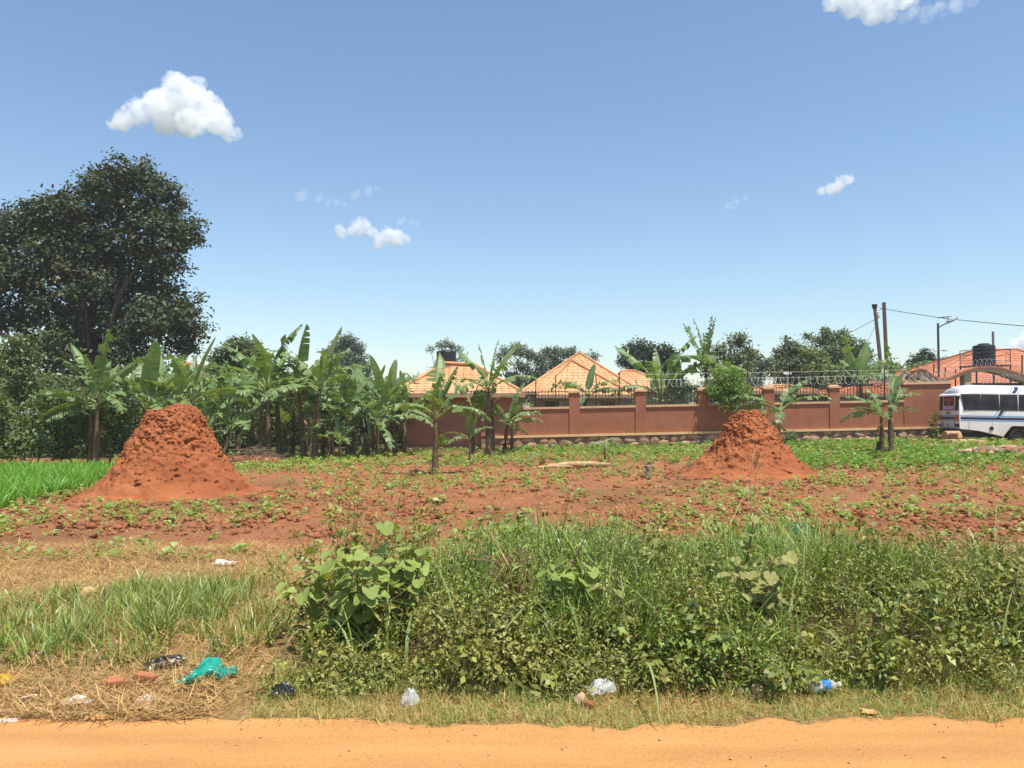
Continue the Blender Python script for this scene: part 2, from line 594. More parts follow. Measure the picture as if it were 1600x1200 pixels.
Fq = np.stack([idx[:-1, :-1], idx[:-1, 1:], idx[1:, 1:], idx[1:, :-1]], -1).reshape(-1, 4)
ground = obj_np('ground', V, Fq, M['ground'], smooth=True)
ground['kind'] = 'structure'
ground['label'] = 'red ploughed earth of the open plot'
ca = ground.data.color_attributes.new('zone', 'FLOAT_COLOR', 'POINT')
zone = np.zeros((nr * nc, 4), np.float32)
zone[:, 0] = ((1 - field) * (1 - sstep((YY - 30) / 3))).ravel()
far = sstep((YY - 33.5) / 2)
gpatch = sstep((smap(XX, YY, 0.5, 71) + 0.0) / 0.5) * 0.35 * field
zone[:, 1] = np.maximum(far, gpatch).ravel()
zone[:, 2] = (sstep((XX + 1.7) / .5) * sstep((YY - 4.6) / .3) * (1 - sstep((YY - weed_back(XX) + .1) / .5)) * .9).ravel()  # mask of the painted shade: ground covered by the rank weeds
zone[:, 3] = 1
ca.data.foreach_set('color', zone.ravel())

xs = np.linspace(-14, 14, 700)
ye = verge_edge(xs)
rows_y = [-8, 0, 2.6]
fr = np.linspace(0, 1, 60)
G = []
for x, e in zip(xs, ye):
    col = [(x, -8), (x, 0)] + [(x, 2.6 + (e - 2.6) * t) for t in fr]
    G.append(col)
G = np.array(G)
Pz = np.concatenate([G, np.zeros(G.shape[:2] + (1,))], -1)
zr = 0.008 + 0.006 * (fbm(Pz * np.array([0.3, 1, 1]), 3.0, 4, 8) + 1)
zr[:, -1] = -0.01
V = np.concatenate([G, zr[..., None]], -1).reshape(-1, 3)
nr, nc = G.shape[:2]
idx = np.arange(nr * nc).reshape(nr, nc)
Fq = np.stack([idx[:-1, :-1], idx[1:, :-1], idx[1:, 1:], idx[:-1, 1:]], -1).reshape(-1, 4)
road = obj_np('road', V, Fq, M['road'], smooth=True)
road['kind'] = 'structure'
road['label'] = 'dusty orange dirt road along the weedy verge'

# ------------------------------------------------------------------ lumps (clods, stones, mounds)
def ico(sub=1):
    t = (1 + 5 ** 0.5) / 2
    v = [(-1, t, 0), (1, t, 0), (-1, -t, 0), (1, -t, 0), (0, -1, t), (0, 1, t), (0, -1, -t), (0, 1, -t), (t, 0, -1), (t, 0, 1), (-t, 0, -1), (-t, 0, 1)]
    f = [(0, 11, 5), (0, 5, 1), (0, 1, 7), (0, 7, 10), (0, 10, 11), (1, 5, 9), (5, 11, 4), (11, 10, 2), (10, 7, 6), (7, 1, 8),
         (3, 9, 4), (3, 4, 2), (3, 2, 6), (3, 6, 8), (3, 8, 9), (4, 9, 5), (2, 4, 11), (6, 2, 10), (8, 6, 7), (9, 8, 1)]
    v = [np.array(p) / np.linalg.norm(p) for p in v]
    for _ in range(sub):
        mid, nf = {}, []

        def m(a, b):
            k = (min(a, b), max(a, b))
            if k not in mid:
                p = v[a] + v[b]
                v.append(p / np.linalg.norm(p))
                mid[k] = len(v) - 1
            return mid[k]
        for a, b, c in f:
            x, y, z = m(a, b), m(b, c), m(c, a)
            nf += [(a, x, z), (b, y, x), (c, z, y), (x, y, z)]
        f = nf
    return np.array(v), np.array(f)


IV0, IF0 = ico(0)
IV1, IF1 = ico(1)
IV2, IF2 = ico(2)
IV3, IF3 = ico(3)


def lump_mesh(name, mat, size, sub=2, rough=0.25, seed=0, angular=0.0):
    v, f = {1: (IV1, IF1), 2: (IV2, IF2), 3: (IV3, IF3)}[sub]
    r = 1 + rough * fbm(v + seed * 3.7, 1.3, 3, seed)
    w = v * r[:, None]
    if angular:
        rg = np.random.default_rng(seed)
        for _ in range(7):
            d = rg.normal(size=3)
            d /= np.linalg.norm(d)
            h = (1 - angular) * rg.uniform(0.75, 1.0)
            over = np.maximum(w @ d - h, 0)
            w = w - over[:, None] * d
    me = mesh_np(name, w * np.array(size), f, not angular)
    me.materials.append(mat)
    return me


def scatter_lumps(name, pos, rad, mat, label, seed=1, squash=0.6):
    rg = np.random.default_rng(seed)
    n = len(pos)
    J = 1 + rg.uniform(-0.35, 0.35, (n, 12, 1))
    S = rad[:, None, None] * (np.array([1, 1, squash]) * rg.uniform(0.7, 1.3, (n, 1, 3)))
    ang = rg.uniform(0, 2 * math.pi, n)
    v = IV0[None] * J
    c, s = np.cos(ang)[:, None], np.sin(ang)[:, None]
    v = np.stack([v[..., 0] * c - v[..., 1] * s, v[..., 0] * s + v[..., 1] * c, v[..., 2]], -1) * S
    V = (v + pos[:, None, :]).reshape(-1, 3)
    Fq = (IF0[None] + (np.arange(n) * 12)[:, None, None]).reshape(-1, 3)
    o = obj_np(name, V, Fq, mat)
    return tag(o, label, 'soil', kind='stuff')


def inside_mounds(x, y):
    return (np.hypot(x - MC1.x, y - MC1.y) < 1.7) | (np.hypot(x - MC2.x, y - MC2.y) < 1.7)


MC1 = gp(272, 772)
MC2 = gp(1170, 742)

N = 30000
yy = 6.8 + (33 - 6.8) * RNG.random(N) ** 1.9
xx = (RNG.random(N) * 2 - 1) * (yy * 0.75 + 2)
keep = (smap(xx, yy, 0.55, 33) + RNG.normal(0, 0.25, N) > -0.2) & ~inside_mounds(xx, yy) & (yy > field_front(xx) + .3)
xx, yy = xx[keep], yy[keep]
rad = RNG.gamma(1.6, 0.011, len(xx)) + 0.008
rad = np.minimum(rad, 0.085)
scatter_lumps('soil_clods', np.stack([xx, yy, hz(xx, yy) + 0.25 * rad + 0.01], -1), rad, M['clod'],
              'red earth clods scattered over the ploughed plot')


n_ = 1500
yf = RNG.uniform(7.6, 13.0, n_)
xf = yf * RNG.uniform(.28, .75, n_)
scatter_lumps('fresh_clods', np.stack([xf, yf, hz(xf, yf) + .02], -1), np.minimum(RNG.gamma(2, .016, n_) + .012, .1), M['clod'], 'larger freshly dug red clods at one end of the plot', 61)


def mound(loc, prof, seed, label, top_dip, lump=1.0):
    """heap of excavated earth: rings of given radius and height, broken by lumps, ledges and pits"""
    prof = np.array(prof)
    nt_, nh = 260, 150
    t = np.linspace(0, 1, nh)
    k = np.linspace(0, 1, len(prof))
    r = np.interp(t, k, prof[:, 0])
    z = np.interp(t, k, prof[:, 1])
    th = np.linspace(0, 2 * math.pi, nt_, endpoint=False)
    RR, TH = np.meshgrid(r, th, indexing='ij')
    ZZ = np.repeat(z[:, None], nt_, 1)
    Pn = np.stack([RR * np.cos(TH), RR * np.sin(TH), ZZ], -1)
    edge = sstep(t * 2.5)[:, None] * sstep((1 - t) * 8)[:, None]
    big = fbm(Pn, 1.1, 2, seed)
    mid = fbm(Pn, 3.2, 3, seed + 50)
    fine = fbm(Pn, 11, 4, seed + 90, 0.62)
    ridged = 1 - np.abs(noise(Pn, 4.5, seed + 5))
    upper = sstep((ZZ / z.max() - 0.25) / 0.5)
    d = 0.12 * big + 0.06 * lump * mid + 0.055 * lump * fine * (0.5 + upper) - 0.05 * upper * sstep((ridged - 0.82) / 0.15)
    pit = sstep((noise(Pn, 6.0, seed + 130) - 0.62) / 0.2)
    d = d - 0.07 * pit
    RR2 = np.maximum(RR + d * edge * 1.0, 0)
    ZZ2 = ZZ + edge * (0.05 * mid + 0.03 * fine * lump) * sstep(ZZ / 0.3)
    # uneven crown
    cr = 1 - sstep((RR - prof[1][0] * 0.4) / (prof[1][0] * 1.2))
    ZZ2 = ZZ2 + cr * top_dip(np.cos(TH) * RR)
    V = np.stack([RR2 * np.cos(TH), RR2 * np.sin(TH) * 0.95, ZZ2], -1)
    idx = np.arange(nh * nt_).reshape(nh, nt_)
    nxt = np.roll(idx, -1, 1)
    Fq = np.stack([idx[:-1], idx[1:], nxt[1:], nxt[:-1]], -1).reshape(-1, 4)
    o = obj_np('earth_mound', V.reshape(-1, 3), Fq, M['mound'], smooth=True)
    o.location = (loc.x, loc.y, loc.z - 0.06)
    tag(o, label, 'earth mound')
    r2 = np.random.default_rng(seed)
    W3 = V.reshape(-1, 3)
    pick = r2.choice(len(W3), 2200, p=(W3[:, 2].clip(0.05) ** 1.2) / (W3[:, 2].clip(0.05) ** 1.2).sum())
    pick = pick[(W3[pick, 2] > .05)]
    rd = np.minimum(r2.gamma(1.5, .008, len(pick)) + .008, .06)
    cl = scatter_lumps('clods', W3[pick], rd, M['mound'], label, seed, .8)
    for k_ in ('label', 'category'):
        del cl[k_]
    cl.parent = o
    return o


mound(MC1, [(0.0, 1.80), (0.42, 1.80), (0.58, 1.70), (0.66, 1.45), (0.80, 1.20), (0.93, 0.95), (1.08, 0.68), (1.28, 0.42), (1.55, 0.18), (1.9, 0.03), (2.1, -0.1)], 4,
      'tall red earth mound with flat lumpy top beside the bright green crop', lambda x: 0.07 * np.sin(x * 7 + 0.6) + 0.03)
mound(MC2, [(0.0, 1.74), (0.18, 1.73), (0.34, 1.62), (0.52, 1.40), (0.68, 1.15), (0.88, 0.85), (1.08, 0.60), (1.32, 0.34), (1.6, 0.12), (1.85, 0.0), (2.0, -0.1)], 19,
      'red earth mound with pointed top in front of the boundary wall', lambda x: -0.10 * np.exp(-((x + 0.0) / 0.12) ** 2), 1.3)
for nme, MC, pr, sd in (('mound_clods', MC1, 2.2, 5), ('mound_clods', MC2, 2.2, 6)):
    rg = np.random.default_rng(sd)
    a = rg.uniform(0, 6.283, 500)
    q = pr * (0.62 + 0.5 * rg.random(500))
    x, y = MC.x + q * np.cos(a), MC.y + q * np.sin(a)
    rd = np.minimum(rg.gamma(2, 0.012, 500) + 0.01, 0.08)
    scatter_lumps(nme, np.stack([x, y, hz(x, y) + 0.02 + 0.16 * np.clip(1.5 - q, 0, 1)], -1), rd, M['clod'],
                  'loose red clods round the foot of the ' + ('tall flat topped mound' if sd == 5 else 'pointed mound'), sd)

#@@PART2@@
# ------------------------------------------------------------------ boundary wall
WS = Vector((at(752, 640, 34.8).x, 34.8))
WE = Vector((at(1484, 640, 36.0).x, 36.0))
WD = (WE - WS).normalized()
WN = Vector((WD.y, -WD.x))          # towards the plot
WLEN = (WE - WS).length


def wu(px):
    k = (px - 800) / F
    return (k * WS.y - WS.x) / (WD.x - k * WD.y)


def wp(u, off, z):
    p = WS + WD * u + WN * off
    return (p.x, p.y, float(hz(p.x, p.y)) + z)


def wbox(mb, u0, u1, o0, o1, z0, z1, mi=0):
    """o0 front (towards plot) larger offset"""
    mb.hexa([wp(u0, o0, z0), wp(u1, o0, z0), wp(u1, o1, z0), wp(u0, o1, z0),
             wp(u0, o0, z1), wp(u1, o0, z1), wp(u1, o1, z1), wp(u0, o1, z1)], mi)


wall = thing('boundary_wall', 'brown rendered boundary wall with stone plinth, piers and iron railings', 'wall')
COPZ, PIERZ, BANDZ = 1.86, 2.5, 0.62
piers = [897, 1000, 1098, 1200, 1302]
PW = 0.24
edges = [wu(815)] + sum([[wu(p) - PW, wu(p) + PW] for p in piers], []) + [wu(1410)]
for i in range(0, len(edges), 2):
    a, b = edges[i], edges[i + 1]
    mb = MB(); wbox(mb, a, b, 0.10, -0.10, BANDZ, COPZ - 0.07); mb.build('wall_panel', M['render_brown'], wall)
    mb = MB(); wbox(mb, a + 0.003, b - 0.003, 0.16, -0.16, COPZ - 0.07, COPZ + 0.03); mb.build('coping', M['coping'], wall)
    mb = MB()
    k = int((b - a) / 0.145)
    for j in range(1, k):
        u = a + (b - a) * j / k
        wbox(mb, u - 0.011, u + 0.011, 0.011, -0.011, COPZ + 0.03, 2.66 + (0.04 if j % 2 else 0))
    for z in (COPZ + 0.14, 2.55):
        wbox(mb, a, b, 0.012, -0.012, z, z + 0.03)
    for q in (0.3, 0.72):
        u = a + (b - a) * q
        wbox(mb, u - 0.02, u + 0.02, 0.05, 0.012, COPZ + 0.03, 3.35)
    mb.build('railing', M['iron'], wall)
    if i >= 4:
        mb = MB()
        L = b - a + 2 * PW
        turns = int(L / 0.26)
        pts = []
        for j in range(turns * 12 + 1):
            th = j / 12 * 2 * math.pi
            u = a - PW + L * j / (turns * 12) + 0.05 * math.sin(th * 0.37)
            r = 0.19 + 0.03 * math.sin(th * 0.21 + i)
            pts.append(wp(u, r * math.cos(th), 2.86 + r * math.sin(th)))
        mb.tube(pts, 0.012, 4, caps=False)
        for zz in (3.05, 3.3):
            mb.tube([wp(a - PW, 0.03, zz), wp((a + b) / 2, 0.03, zz - 0.02), wp(b + PW, 0.03, zz)], 0.005, 4)
        mb.build('razor_wire', M['wire'], wall)
for p in piers:
    u = wu(p)
    mb = MB(); wbox(mb, u - PW, u + PW, 0.15, -0.15, BANDZ + .001, PIERZ); o = mb.build('pier', M['render_brown'], wall)
    mb = MB(); wbox(mb, u - PW - 0.05, u + PW + 0.05, 0.21, -0.2, PIERZ, PIERZ + 0.09)
    mb.hexa([wp(u - PW, 0.15, PIERZ + 0.09), wp(u + PW, 0.15, PIERZ + 0.09), wp(u + PW, -0.15, PIERZ + 0.09), wp(u - PW, -0.15, PIERZ + 0.09),
             wp(u - .1, 0.12, PIERZ + 0.15), wp(u + .1, 0.12, PIERZ + 0.15), wp(u + .1, -0.1, PIERZ + 0.15), wp(u - .1, -0.1, PIERZ + 0.15)])
    mb.build('pier_cap', M['coping'], o)
# full-height ends
u0, u1 = wu(752), wu(815)
mb = MB(); wbox(mb, u0, u1, 0.13, -0.10, BANDZ, 2.42); mb.build('wall_panel', M['smooth_brown'], wall)
mb = MB(); wbox(mb, u0, u1 + 0.04, 0.17, -0.14, 2.42, 2.50); mb.build('coping', M['coping'], wall)
u0, u1 = wu(1410), WLEN
mb = MB(); wbox(mb, u0, u1, 0.13, -0.12, BANDZ, 2.60); mb.build('wall_panel', M['render_brown'], wall)
mb = MB(); wbox(mb, u0 - 0.05, u1, 0.20, -0.18, 2.60, 2.72); mb.build('coping', M['coping'], wall)
# razor coil over the solid end
mb = MB()
pts = []
for j in range(8 * 12 + 1):
    th = j / 12 * 2 * math.pi
    pts.append(wp(u0 + (u1 - u0) * j / 96, 0.2 * math.cos(th), 2.95 + 0.2 * math.sin(th)))
mb.tube(pts, 0.012, 4, caps=False)
mb.build('razor_wire', M['wire'], wall)
# moulded band and rubble stone plinth
mb = MB(); wbox(mb, wu(760), WLEN, 0.205, -0.1, BANDZ - 0.10, BANDZ - 0.001); mb.build('plinth_band', M['band'], wall)
mb = MB(); wbox(mb, wu(752), WLEN, 0.12, -0.12, -0.3, BANDZ - 0.10); mb.build('plinth', M['mortar'], wall)
rg = np.random.default_rng(5)
stone_meshes = [lump_mesh('stone', M['stone'], (1, 1, 1), 2, 0.3, 60 + i, 0.3) for i in range(9)]
u = wu(756)
row = 0
ang = math.atan2(WD.y, WD.x)
while u < WLEN - 0.2:
    w = rg.uniform(0.38, 0.72)
    cut = rg.uniform(0.18, 0.34)
    hs = [(0.0, cut), (cut, 0.5)] if rg.random() < 0.75 else [(0.02, 0.5)]
    for z0, z1 in hs:
        o = bpy.data.objects.new('stone', stone_meshes[rg.integers(9)])
        du = rg.uniform(-0.08, 0.08)
        o.location = wp(u + w / 2 + du, 0.11, (z0 + z1) / 2)
        o.rotation_euler = (0, rg.uniform(-0.15, 0.15), ang + (math.pi if rg.random() < .5 else 0))
        o.scale = (w * 0.53, 0.075, (z1 - z0) * 0.53)
        link(o, wall)
    u += w * 0.97

# ------------------------------------------------------------------ roofs
def roof_tiles(mb, eL, eR, tops, tw=0.34, th=0.33, lift=0.035):
    """tiled roof plane: eave eL->eR, upper corner(s) tops (1 = triangle, 2 = from right to left)"""
    eL, eR = Vector(eL), Vector(eR)
    tops = [Vector(t) for t in tops]
    ux = (eR - eL).normalized()
    nrm = ux.cross(tops[0] - eL).normalized()
    if nrm.z < 0:
        nrm = -nrm
    vy = nrm.cross(ux).normalized()
    poly = [((p - eL).dot(ux), (p - eL).dot(vy)) for p in [eL, eR] + tops]
    vmax = max(p[1] for p in poly)

    def span(v):
        xs_ = []
        n = len(poly)
        for i in range(n):
            a, b = poly[i], poly[(i + 1) % n]
            if abs(a[1] - b[1]) < 1e-6:
                if abs(a[1] - v) < 1e-6:
                    xs_ += [a[0], b[0]]
            elif min(a[1], b[1]) - 1e-6 <= v <= max(a[1], b[1]) + 1e-6:
                t = (v - a[1]) / (b[1] - a[1])
                xs_.append(a[0] + t * (b[0] - a[0]))
        return (min(xs_), max(xs_)) if xs_ else None

    def P3(u, v, h):
        return eL + ux * u + vy * v + nrm * h
    k = max(1, int(round(vmax / th)))
    for i in range(k):
        v0, v1 = vmax * i / k, vmax * (i + 1) / k * 0.9999
        s0, s1 = span(v0), span(v1)
        if not s0 or not s1:
            continue
        n = max(1, int(round((s0[1] - s0[0]) / tw)))
        off = 0.5 if i % 2 else 0.0
        cuts = [s0[0]] + [s0[0] + (s0[1] - s0[0]) * (j + off) / n for j in range(0 if off else 1, n)] + [s0[1]]
        for a, b in zip(cuts[:-1], cuts[1:]):
            g = 0.012
            a2, b2 = min(max(a, s1[0]), s1[1]), min(max(b, s1[0]), s1[1])
            la, lb = lift * random.uniform(0.8, 1.25), lift * 0.55
            V = [P3(a + g, v0, la), P3(b - g, v0, lb), P3(b2 - g if b2 > a2 else b2, v1, 0.006), P3(a2 + g if b2 > a2 else a2, v1, 0.006),
                 P3(a + g, v0, -0.02), P3(b - g, v0, -0.02), P3(b2, v1, -0.02), P3(a2, v1, -0.02)]
            mb.add(V, [(0, 1, 2, 3), (4, 5, 1, 0), (4, 0, 3, 7), (5, 6, 2, 1)])


def hip_roof(parent, corners, r0, r1, mat, ridge_mat):
    """corners: front-left, front-right, back-right, back-left at eave; r0 left ridge end, r1 right ridge end"""
    fl, fr_, br, bl = [Vector(c) for c in corners]
    r0, r1 = Vector(r0), Vector(r1)
    mb = MB()
    same = (r0 - r1).length < 0.05
    roof_tiles(mb, fl, fr_, [r0] if same else [r1, r0])
    roof_tiles(mb, fr_, br, [r1])
    roof_tiles(mb, br, bl, [r0] if same else [r0, r1])
    roof_tiles(mb, bl, fl, [r0])
    o = mb.build('roof_tiles', mat, parent)
    o['kind'] = 'stuff'
    mb = MB()
    mb.add([fl, fr_, br, bl, r0, r1], [(0, 1, 5, 4), (1, 2, 5), (2, 3, 4, 5), (3, 0, 4), (3, 2, 1, 0)])
    for p in range(len(mb.v)):
        x, y, z = mb.v[p]
        mb.v[p] = (x, y, z - 0.05)
    mb.build('roof_deck', M['fascia_dark'], parent)
    mb = MB()
    for a, b in ((fl, r0), (fr_, r1), (br, r1), (bl, r0), (r0, r1)):
        if (a - b).length > 0.1:
            mb.tube([a + Vector((0, 0, .03)), b + Vector((0, 0, .05))], 0.085, 8)
    mb.build('ridge_cap', ridge_mat, parent, True)


def building(name, label, cat, x0, x1, y0, y1, zb, ze, ov, r0, r1, wallm, roofm, group=None):
    t = thing(name, label, cat, (0, 0, 0), 0, group)
    mb = MB(); mb.box(x0, x1, y0, y1, zb, ze); mb.build('wall', wallm, t)
    e = [(x0 - ov, y0 - ov, ze), (x1 + ov, y0 - ov, ze), (x1 + ov, y1 + ov, ze), (x0 - ov, y1 + ov, ze)]
    mb = MB()
    q = ov
    mb.box(x0 - q - .02, x1 + q + .02, y0 - q - .02, y0 - q + .03, ze - 0.17, ze + 0.02)
    mb.box(x0 - q - .02, x0 - q + .03, y0 - q + .031, y1 + q, ze - 0.17, ze + 0.02)
    mb.box(x1 + q - .03, x1 + q + .02, y0 - q + .031, y1 + q, ze - 0.17, ze + 0.02)
    mb.box(x0 - q + .031, x1 + q - .031, y0 - q + .031, y0 - 0.003, ze - 0.17, ze - 0.13)
    mb.build('fascia', M['fascia'], t)
    hip_roof(t, e, r0, r1, roofm, roofm)
    return t


# brown outbuilding at the wall's end
gY = 34.9
xa, xb = at(636, 640, gY).x, at(800, 640, gY).x
zb = float(hz(xa, gY)) - 0.3
hb = building('outbuilding', 'low brown house with pale orange tiled hip roof beside the banana grove', 'house', xa, xb - 0.05, gY, 41.5, zb, at(700, 615, gY - 0.6).z, 0.62,
         at(697, 568, 38.2), at(742, 571, 38.2), M['smooth_brown'], M['tile_pale'])
mb = MB()
mb.tube([(xa - 0.04, gY - 0.06, zb + .3), (xa - 0.04, gY - 0.06, at(700, 620, gY).z)], 0.035, 8)
mb.build('downpipe', M['fascia'], hb)
mb = MB(); mb.box(xa - 0.02, wp(0, 0, 0)[0] - 0.01, gY - 0.03, gY - 0.002, zb, zb + 0.62)
mb.build('wall_base', M['mortar'], hb)

# house with pale tiles and steep pyramid roof
h2 = building('bungalow', 'house with steep pale orange pyramid roof behind the railings', 'house', at(832, 640, 48).x, at(985, 640, 48).x, 48.5, 56, 0.0, at(815, 612, 48).z, 0.7,
              at(905, 552, 52), at(905.6, 552, 52), M['cream'], M['tile_pale'])
e0, e1, ap = at(838, 617, 46.6), at(990, 617, 46.6), at(893, 564, 49.6)
back = Vector((ap.x + .05, 51.0, ap.z))
mb = MB()
roof_tiles(mb, e0, e1, [ap])
bl, br = Vector((e0.x, 47.9, e0.z)), Vector((e1.x, 47.9, e1.z))
roof_tiles(mb, e1, br, [back, ap])
roof_tiles(mb, bl, e0, [ap, back])
o = mb.build('porch_tiles', M['tile_pale'], h2); o['kind'] = 'stuff'
mb = MB()
for a, b in ((e0, ap), (e1, ap), (ap, back)):
    mb.tube([a + Vector((0, 0, .04)), b + Vector((0, 0, .06))], 0.09, 8)
mb.build('ridge_cap', M['tile_pale'], h2, True)
mb = MB(); mb.box(e0.x + .5, e1.x - .5, 47.3, 48.45, 0, e0.z - .05)
mb.build('porch_wall', M['cream'], h2)
mb = MB(); mb.box(e0.x, e1.x, e0.y - .04, e0.y + .04, e0.z - .2, e0.z - .01); mb.build('fascia', M['fascia'], h2)
for px in (862, 905, 950):
    c = at(px, 625, 47.28)
    w = MB(); w.box(c.x - .45, c.x + .45, 47.26, 47.299, 1.0, 2.2); wo = w.build('window', M['glass'], h2)
    w = MB(); w.box(c.x - .5, c.x + .5, 47.22, 47.259, .93, 1.0); w.build('window_sill', M['coping'], wo)
building('bungalow', 'smaller pale tiled house roof beside the dark round tree', 'house', at(975, 640, 53).x, at(1042, 640, 53).x, 53, 59, 0.0, at(990, 607, 52).z, 0.6,
         at(972, 580, 55), at(992, 580, 55), M['cream'], M['tile_pale'])

# big orange house behind the gate
h3 = building('bungalow', 'large house with broad deep orange tiled roof behind the gate', 'house', at(1416, 640, 53).x, at(1760, 640, 53).x, 53, 64, 0.0, at(1410, 610, 52).z, 0.8,
         at(1528, 547, 58.5), at(1590, 547, 58.5), M['cream'], M['tile_orange'])
for px in (1440, 1490, 1590):
    c = at(px, 620, 53)
    w = MB(); w.box(c.x - .6, c.x + .6, 52.94, 52.999, 1.0, 2.3); wo = w.build('window', M['glass'], h3)
    w = MB(); w.box(c.x - .66, c.x + .66, 52.90, 52.939, .92, 1.0); w.build('window_sill', M['coping'], wo)
# wing roof
mbw = MB()
wl_, wr_, wa_ = at(1404, 614, 47.5), at(1474, 614, 47.5), at(1438, 588, 50.5)
roof_tiles(mbw, wl_, wr_, [wa_])
roof_tiles(mbw, wr_, Vector((wr_.x, 52, wr_.z)), [Vector((wa_.x, 54, wa_.z)), wa_])
roof_tiles(mbw, Vector((wl_.x, 52, wl_.z)), wl_, [wa_, Vector((wa_.x, 54, wa_.z))])
o = mbw.build('wing_tiles', M['tile_orange'], h3); o['kind'] = 'stuff'
mb = MB(); mb.box(wl_.x + .5, wr_.x - .5, 48.1, 52.9, 0, wl_.z - .05); mb.build('wing_wall', M['cream'], h3)

# distant orange roof between the right-hand trees and wall
building('bungalow', 'low cream house glimpsed through the railings under the leafy trees', 'house', at(1185, 640, 46).x, at(1262, 640, 46).x, 46, 51, 0.0, at(1200, 612, 46).z, 0.5,
         at(1212, 603, 48), at(1232, 603, 48), M['cream'], M['tile_pale'])
building('bungalow', 'pale green walled house behind the railings near the leaning poles', 'house', at(1308, 640, 44).x, at(1400, 640, 44).x, 44, 49, 0.0, at(1330, 616, 44).z, 0.5,
         at(1335, 606, 46), at(1375, 606, 46), surf('pale_green', (0.42, 0.52, 0.42), (0.36, 0.45, 0.36), 2, 0.8), M['tile_orange'])

# far brick house among the bananas
t = building('far_house', 'unfinished brick house showing between the big tree and the bananas', 'house', at(277, 640, 60).x, at(300, 640, 60).x, 60, 64, -0.4, at(288, 570, 60).z, 0.05,
             at(284, 567, 62), at(292, 567, 62), surf('far_brick', (0.50, 0.30, 0.19), (0.42, 0.23, 0.14), 5, 0.9), M['tile_pale'])
w = at(282, 583, 59.99)
mb = MB(); mb.box(w.x - .25, w.x + .25, 59.93, 59.997, w.z - .35, w.z + .35); mb.build('window', M['glass'], t)

# ------------------------------------------------------------------ gateway with swooping beam
gt = thing('gateway', 'gate with a wave shaped orange beam over it, behind the bus', 'gate')
GY = 41.0
top = [(1424, 590), (1432, 580), (1438, 577), (1446, 578), (1456, 586), (1468, 592), (1480, 591), (1492, 586), (1508, 579), (1525, 574.5), (1545, 573), (1565, 575), (1585, 581), (1605, 588), (1630, 598), (1660, 606)]
thk = [2, 9, 13, 14, 10, 5, 4, 4, 4.5, 5, 6, 8, 9, 9, 8, 7]
mb = MB(); cap = MB()
for i in range(len(top) - 1):
    (ax, ay), (bx, by) = top[i], top[i + 1]
    A1, B1 = at(ax, ay + 1.5, GY), at(bx, by + 1.5, GY)
    A0, B0 = at(ax, ay + 1.5 + thk[i], GY), at(bx, by + 1.5 + thk[i + 1], GY)
    d = Vector((0, 0.6, 0))
    mb.hexa([A0, B0, B0 + d, A0 + d, A1, B1, B1 + d, A1 + d])
    f = Vector((0, -.08, 0)); up = Vector((0, 0, .09)); e = Vector((0, .003, .003))
    cap.hexa([A1 + f + e, B1 + f + e, B1 + d - f + e, A1 + d - f + e, A1 + f + up, B1 + f + up, B1 + d - f + up, A1 + d - f + up])
mb.build('beam', M['cream'], gt)
cap.build('beam_cap', M['tile_orange'], gt)
for px0, px1, pt in ((1452, 1463, 590), (1507, 1518, 584), (1600, 1612, 592)):
    a, b = at(px0, pt, GY + .1), at(px1, pt, GY + .1)
    mb = MB(); mb.box(a.x, b.x, GY + .1, GY + .5, 0, a.z + .02); mb.build('pillar', M['cream'], gt)
a, b = at(1518, 600, GY + .2), at(1602, 600, GY + .2)
mb = MB(); mb.box(a.x + .02, b.x - .02, GY + .25, GY + .35, 0.1, at(1500, 598, GY).z); mb.build('gate_leaf', M['fascia_dark'], gt)
mb = MB()
for px, py in ((1466.5, 575), (1477, 575), (1493, 577), (1597, 555), (1459, 569)):
    p = at(px, py, GY + 0.3); q = at(px, 625, GY + 0.3)
    mb.tube([q, p], 0.035, 6)
for zz in (574, 582):
    mb.tube([at(1459, zz, GY + .3), at(1597, zz - 2, GY + .3)], 0.008, 4)
mb.build('wire_post', M['iron'], gt)
mb = MB(); pts = []
for j in range(26 * 12 + 1):
    th = j / 12 * 2 * math.pi
    k = j / (26 * 12)
    px = 1412 + 190 * k
    yb = np.interp(px, [q[0] for q in top], [q[1] for q in top])
    p = at(px, yb - 7, GY + .3)
    pts.append((p.x + .02 * math.sin(th), p.y + .2 * math.cos(th), p.z + .2 * math.sin(th)))
mb.tube(pts, 0.0085, 4, caps=False)
pts = []
for j in range(10 * 12 + 1):
    th = j / 12 * 2 * math.pi
    p = at(1532 + 62 * j / 120, 594 - 0.03 * j, GY - .02)
    pts.append((p.x, p.y + .22 * math.cos(th), p.z + .22 * math.sin(th)))
mb.tube(pts, 0.01, 4, caps=False)
mb.build('razor_wire', M['wire'], gt)

# ------------------------------------------------------------------ water tanks
def tank(label, px0, px1, py0, py1, Y, stand=True):
    a, b = at(px0, py1, Y), at(px1, py0, Y)
    r = (b.x - a.x) / 2
    cx, h = (a.x + b.x) / 2, b.z - a.z
    t = thing('water_tank', label, 'water tank', (cx, Y, a.z))
    prof = [(r * .97, 0)]
    nb = 5
    for i in range(nb):
        z = h * .84 * i / nb
        dz = h * .84 / nb
        prof += [(r, z + dz * .15), (r, z + dz * .8), (r * .955, z + dz * .87), (r * .955, z + dz * .98)]
    prof += [(r, h * .85), (r * .96, h * .9), (r * .55, h * .955)]
    mb = MB(); mb.lathe(prof, 28); mb.build('body', M['tank'], t, False)
    mb = MB(); mb.lathe([(r * .5, h * .957), (r * .52, h * .97), (r * .5, h), (r * .3, h * 1.01)], 20); mb.build('lid', M['tank'], t)
    return t


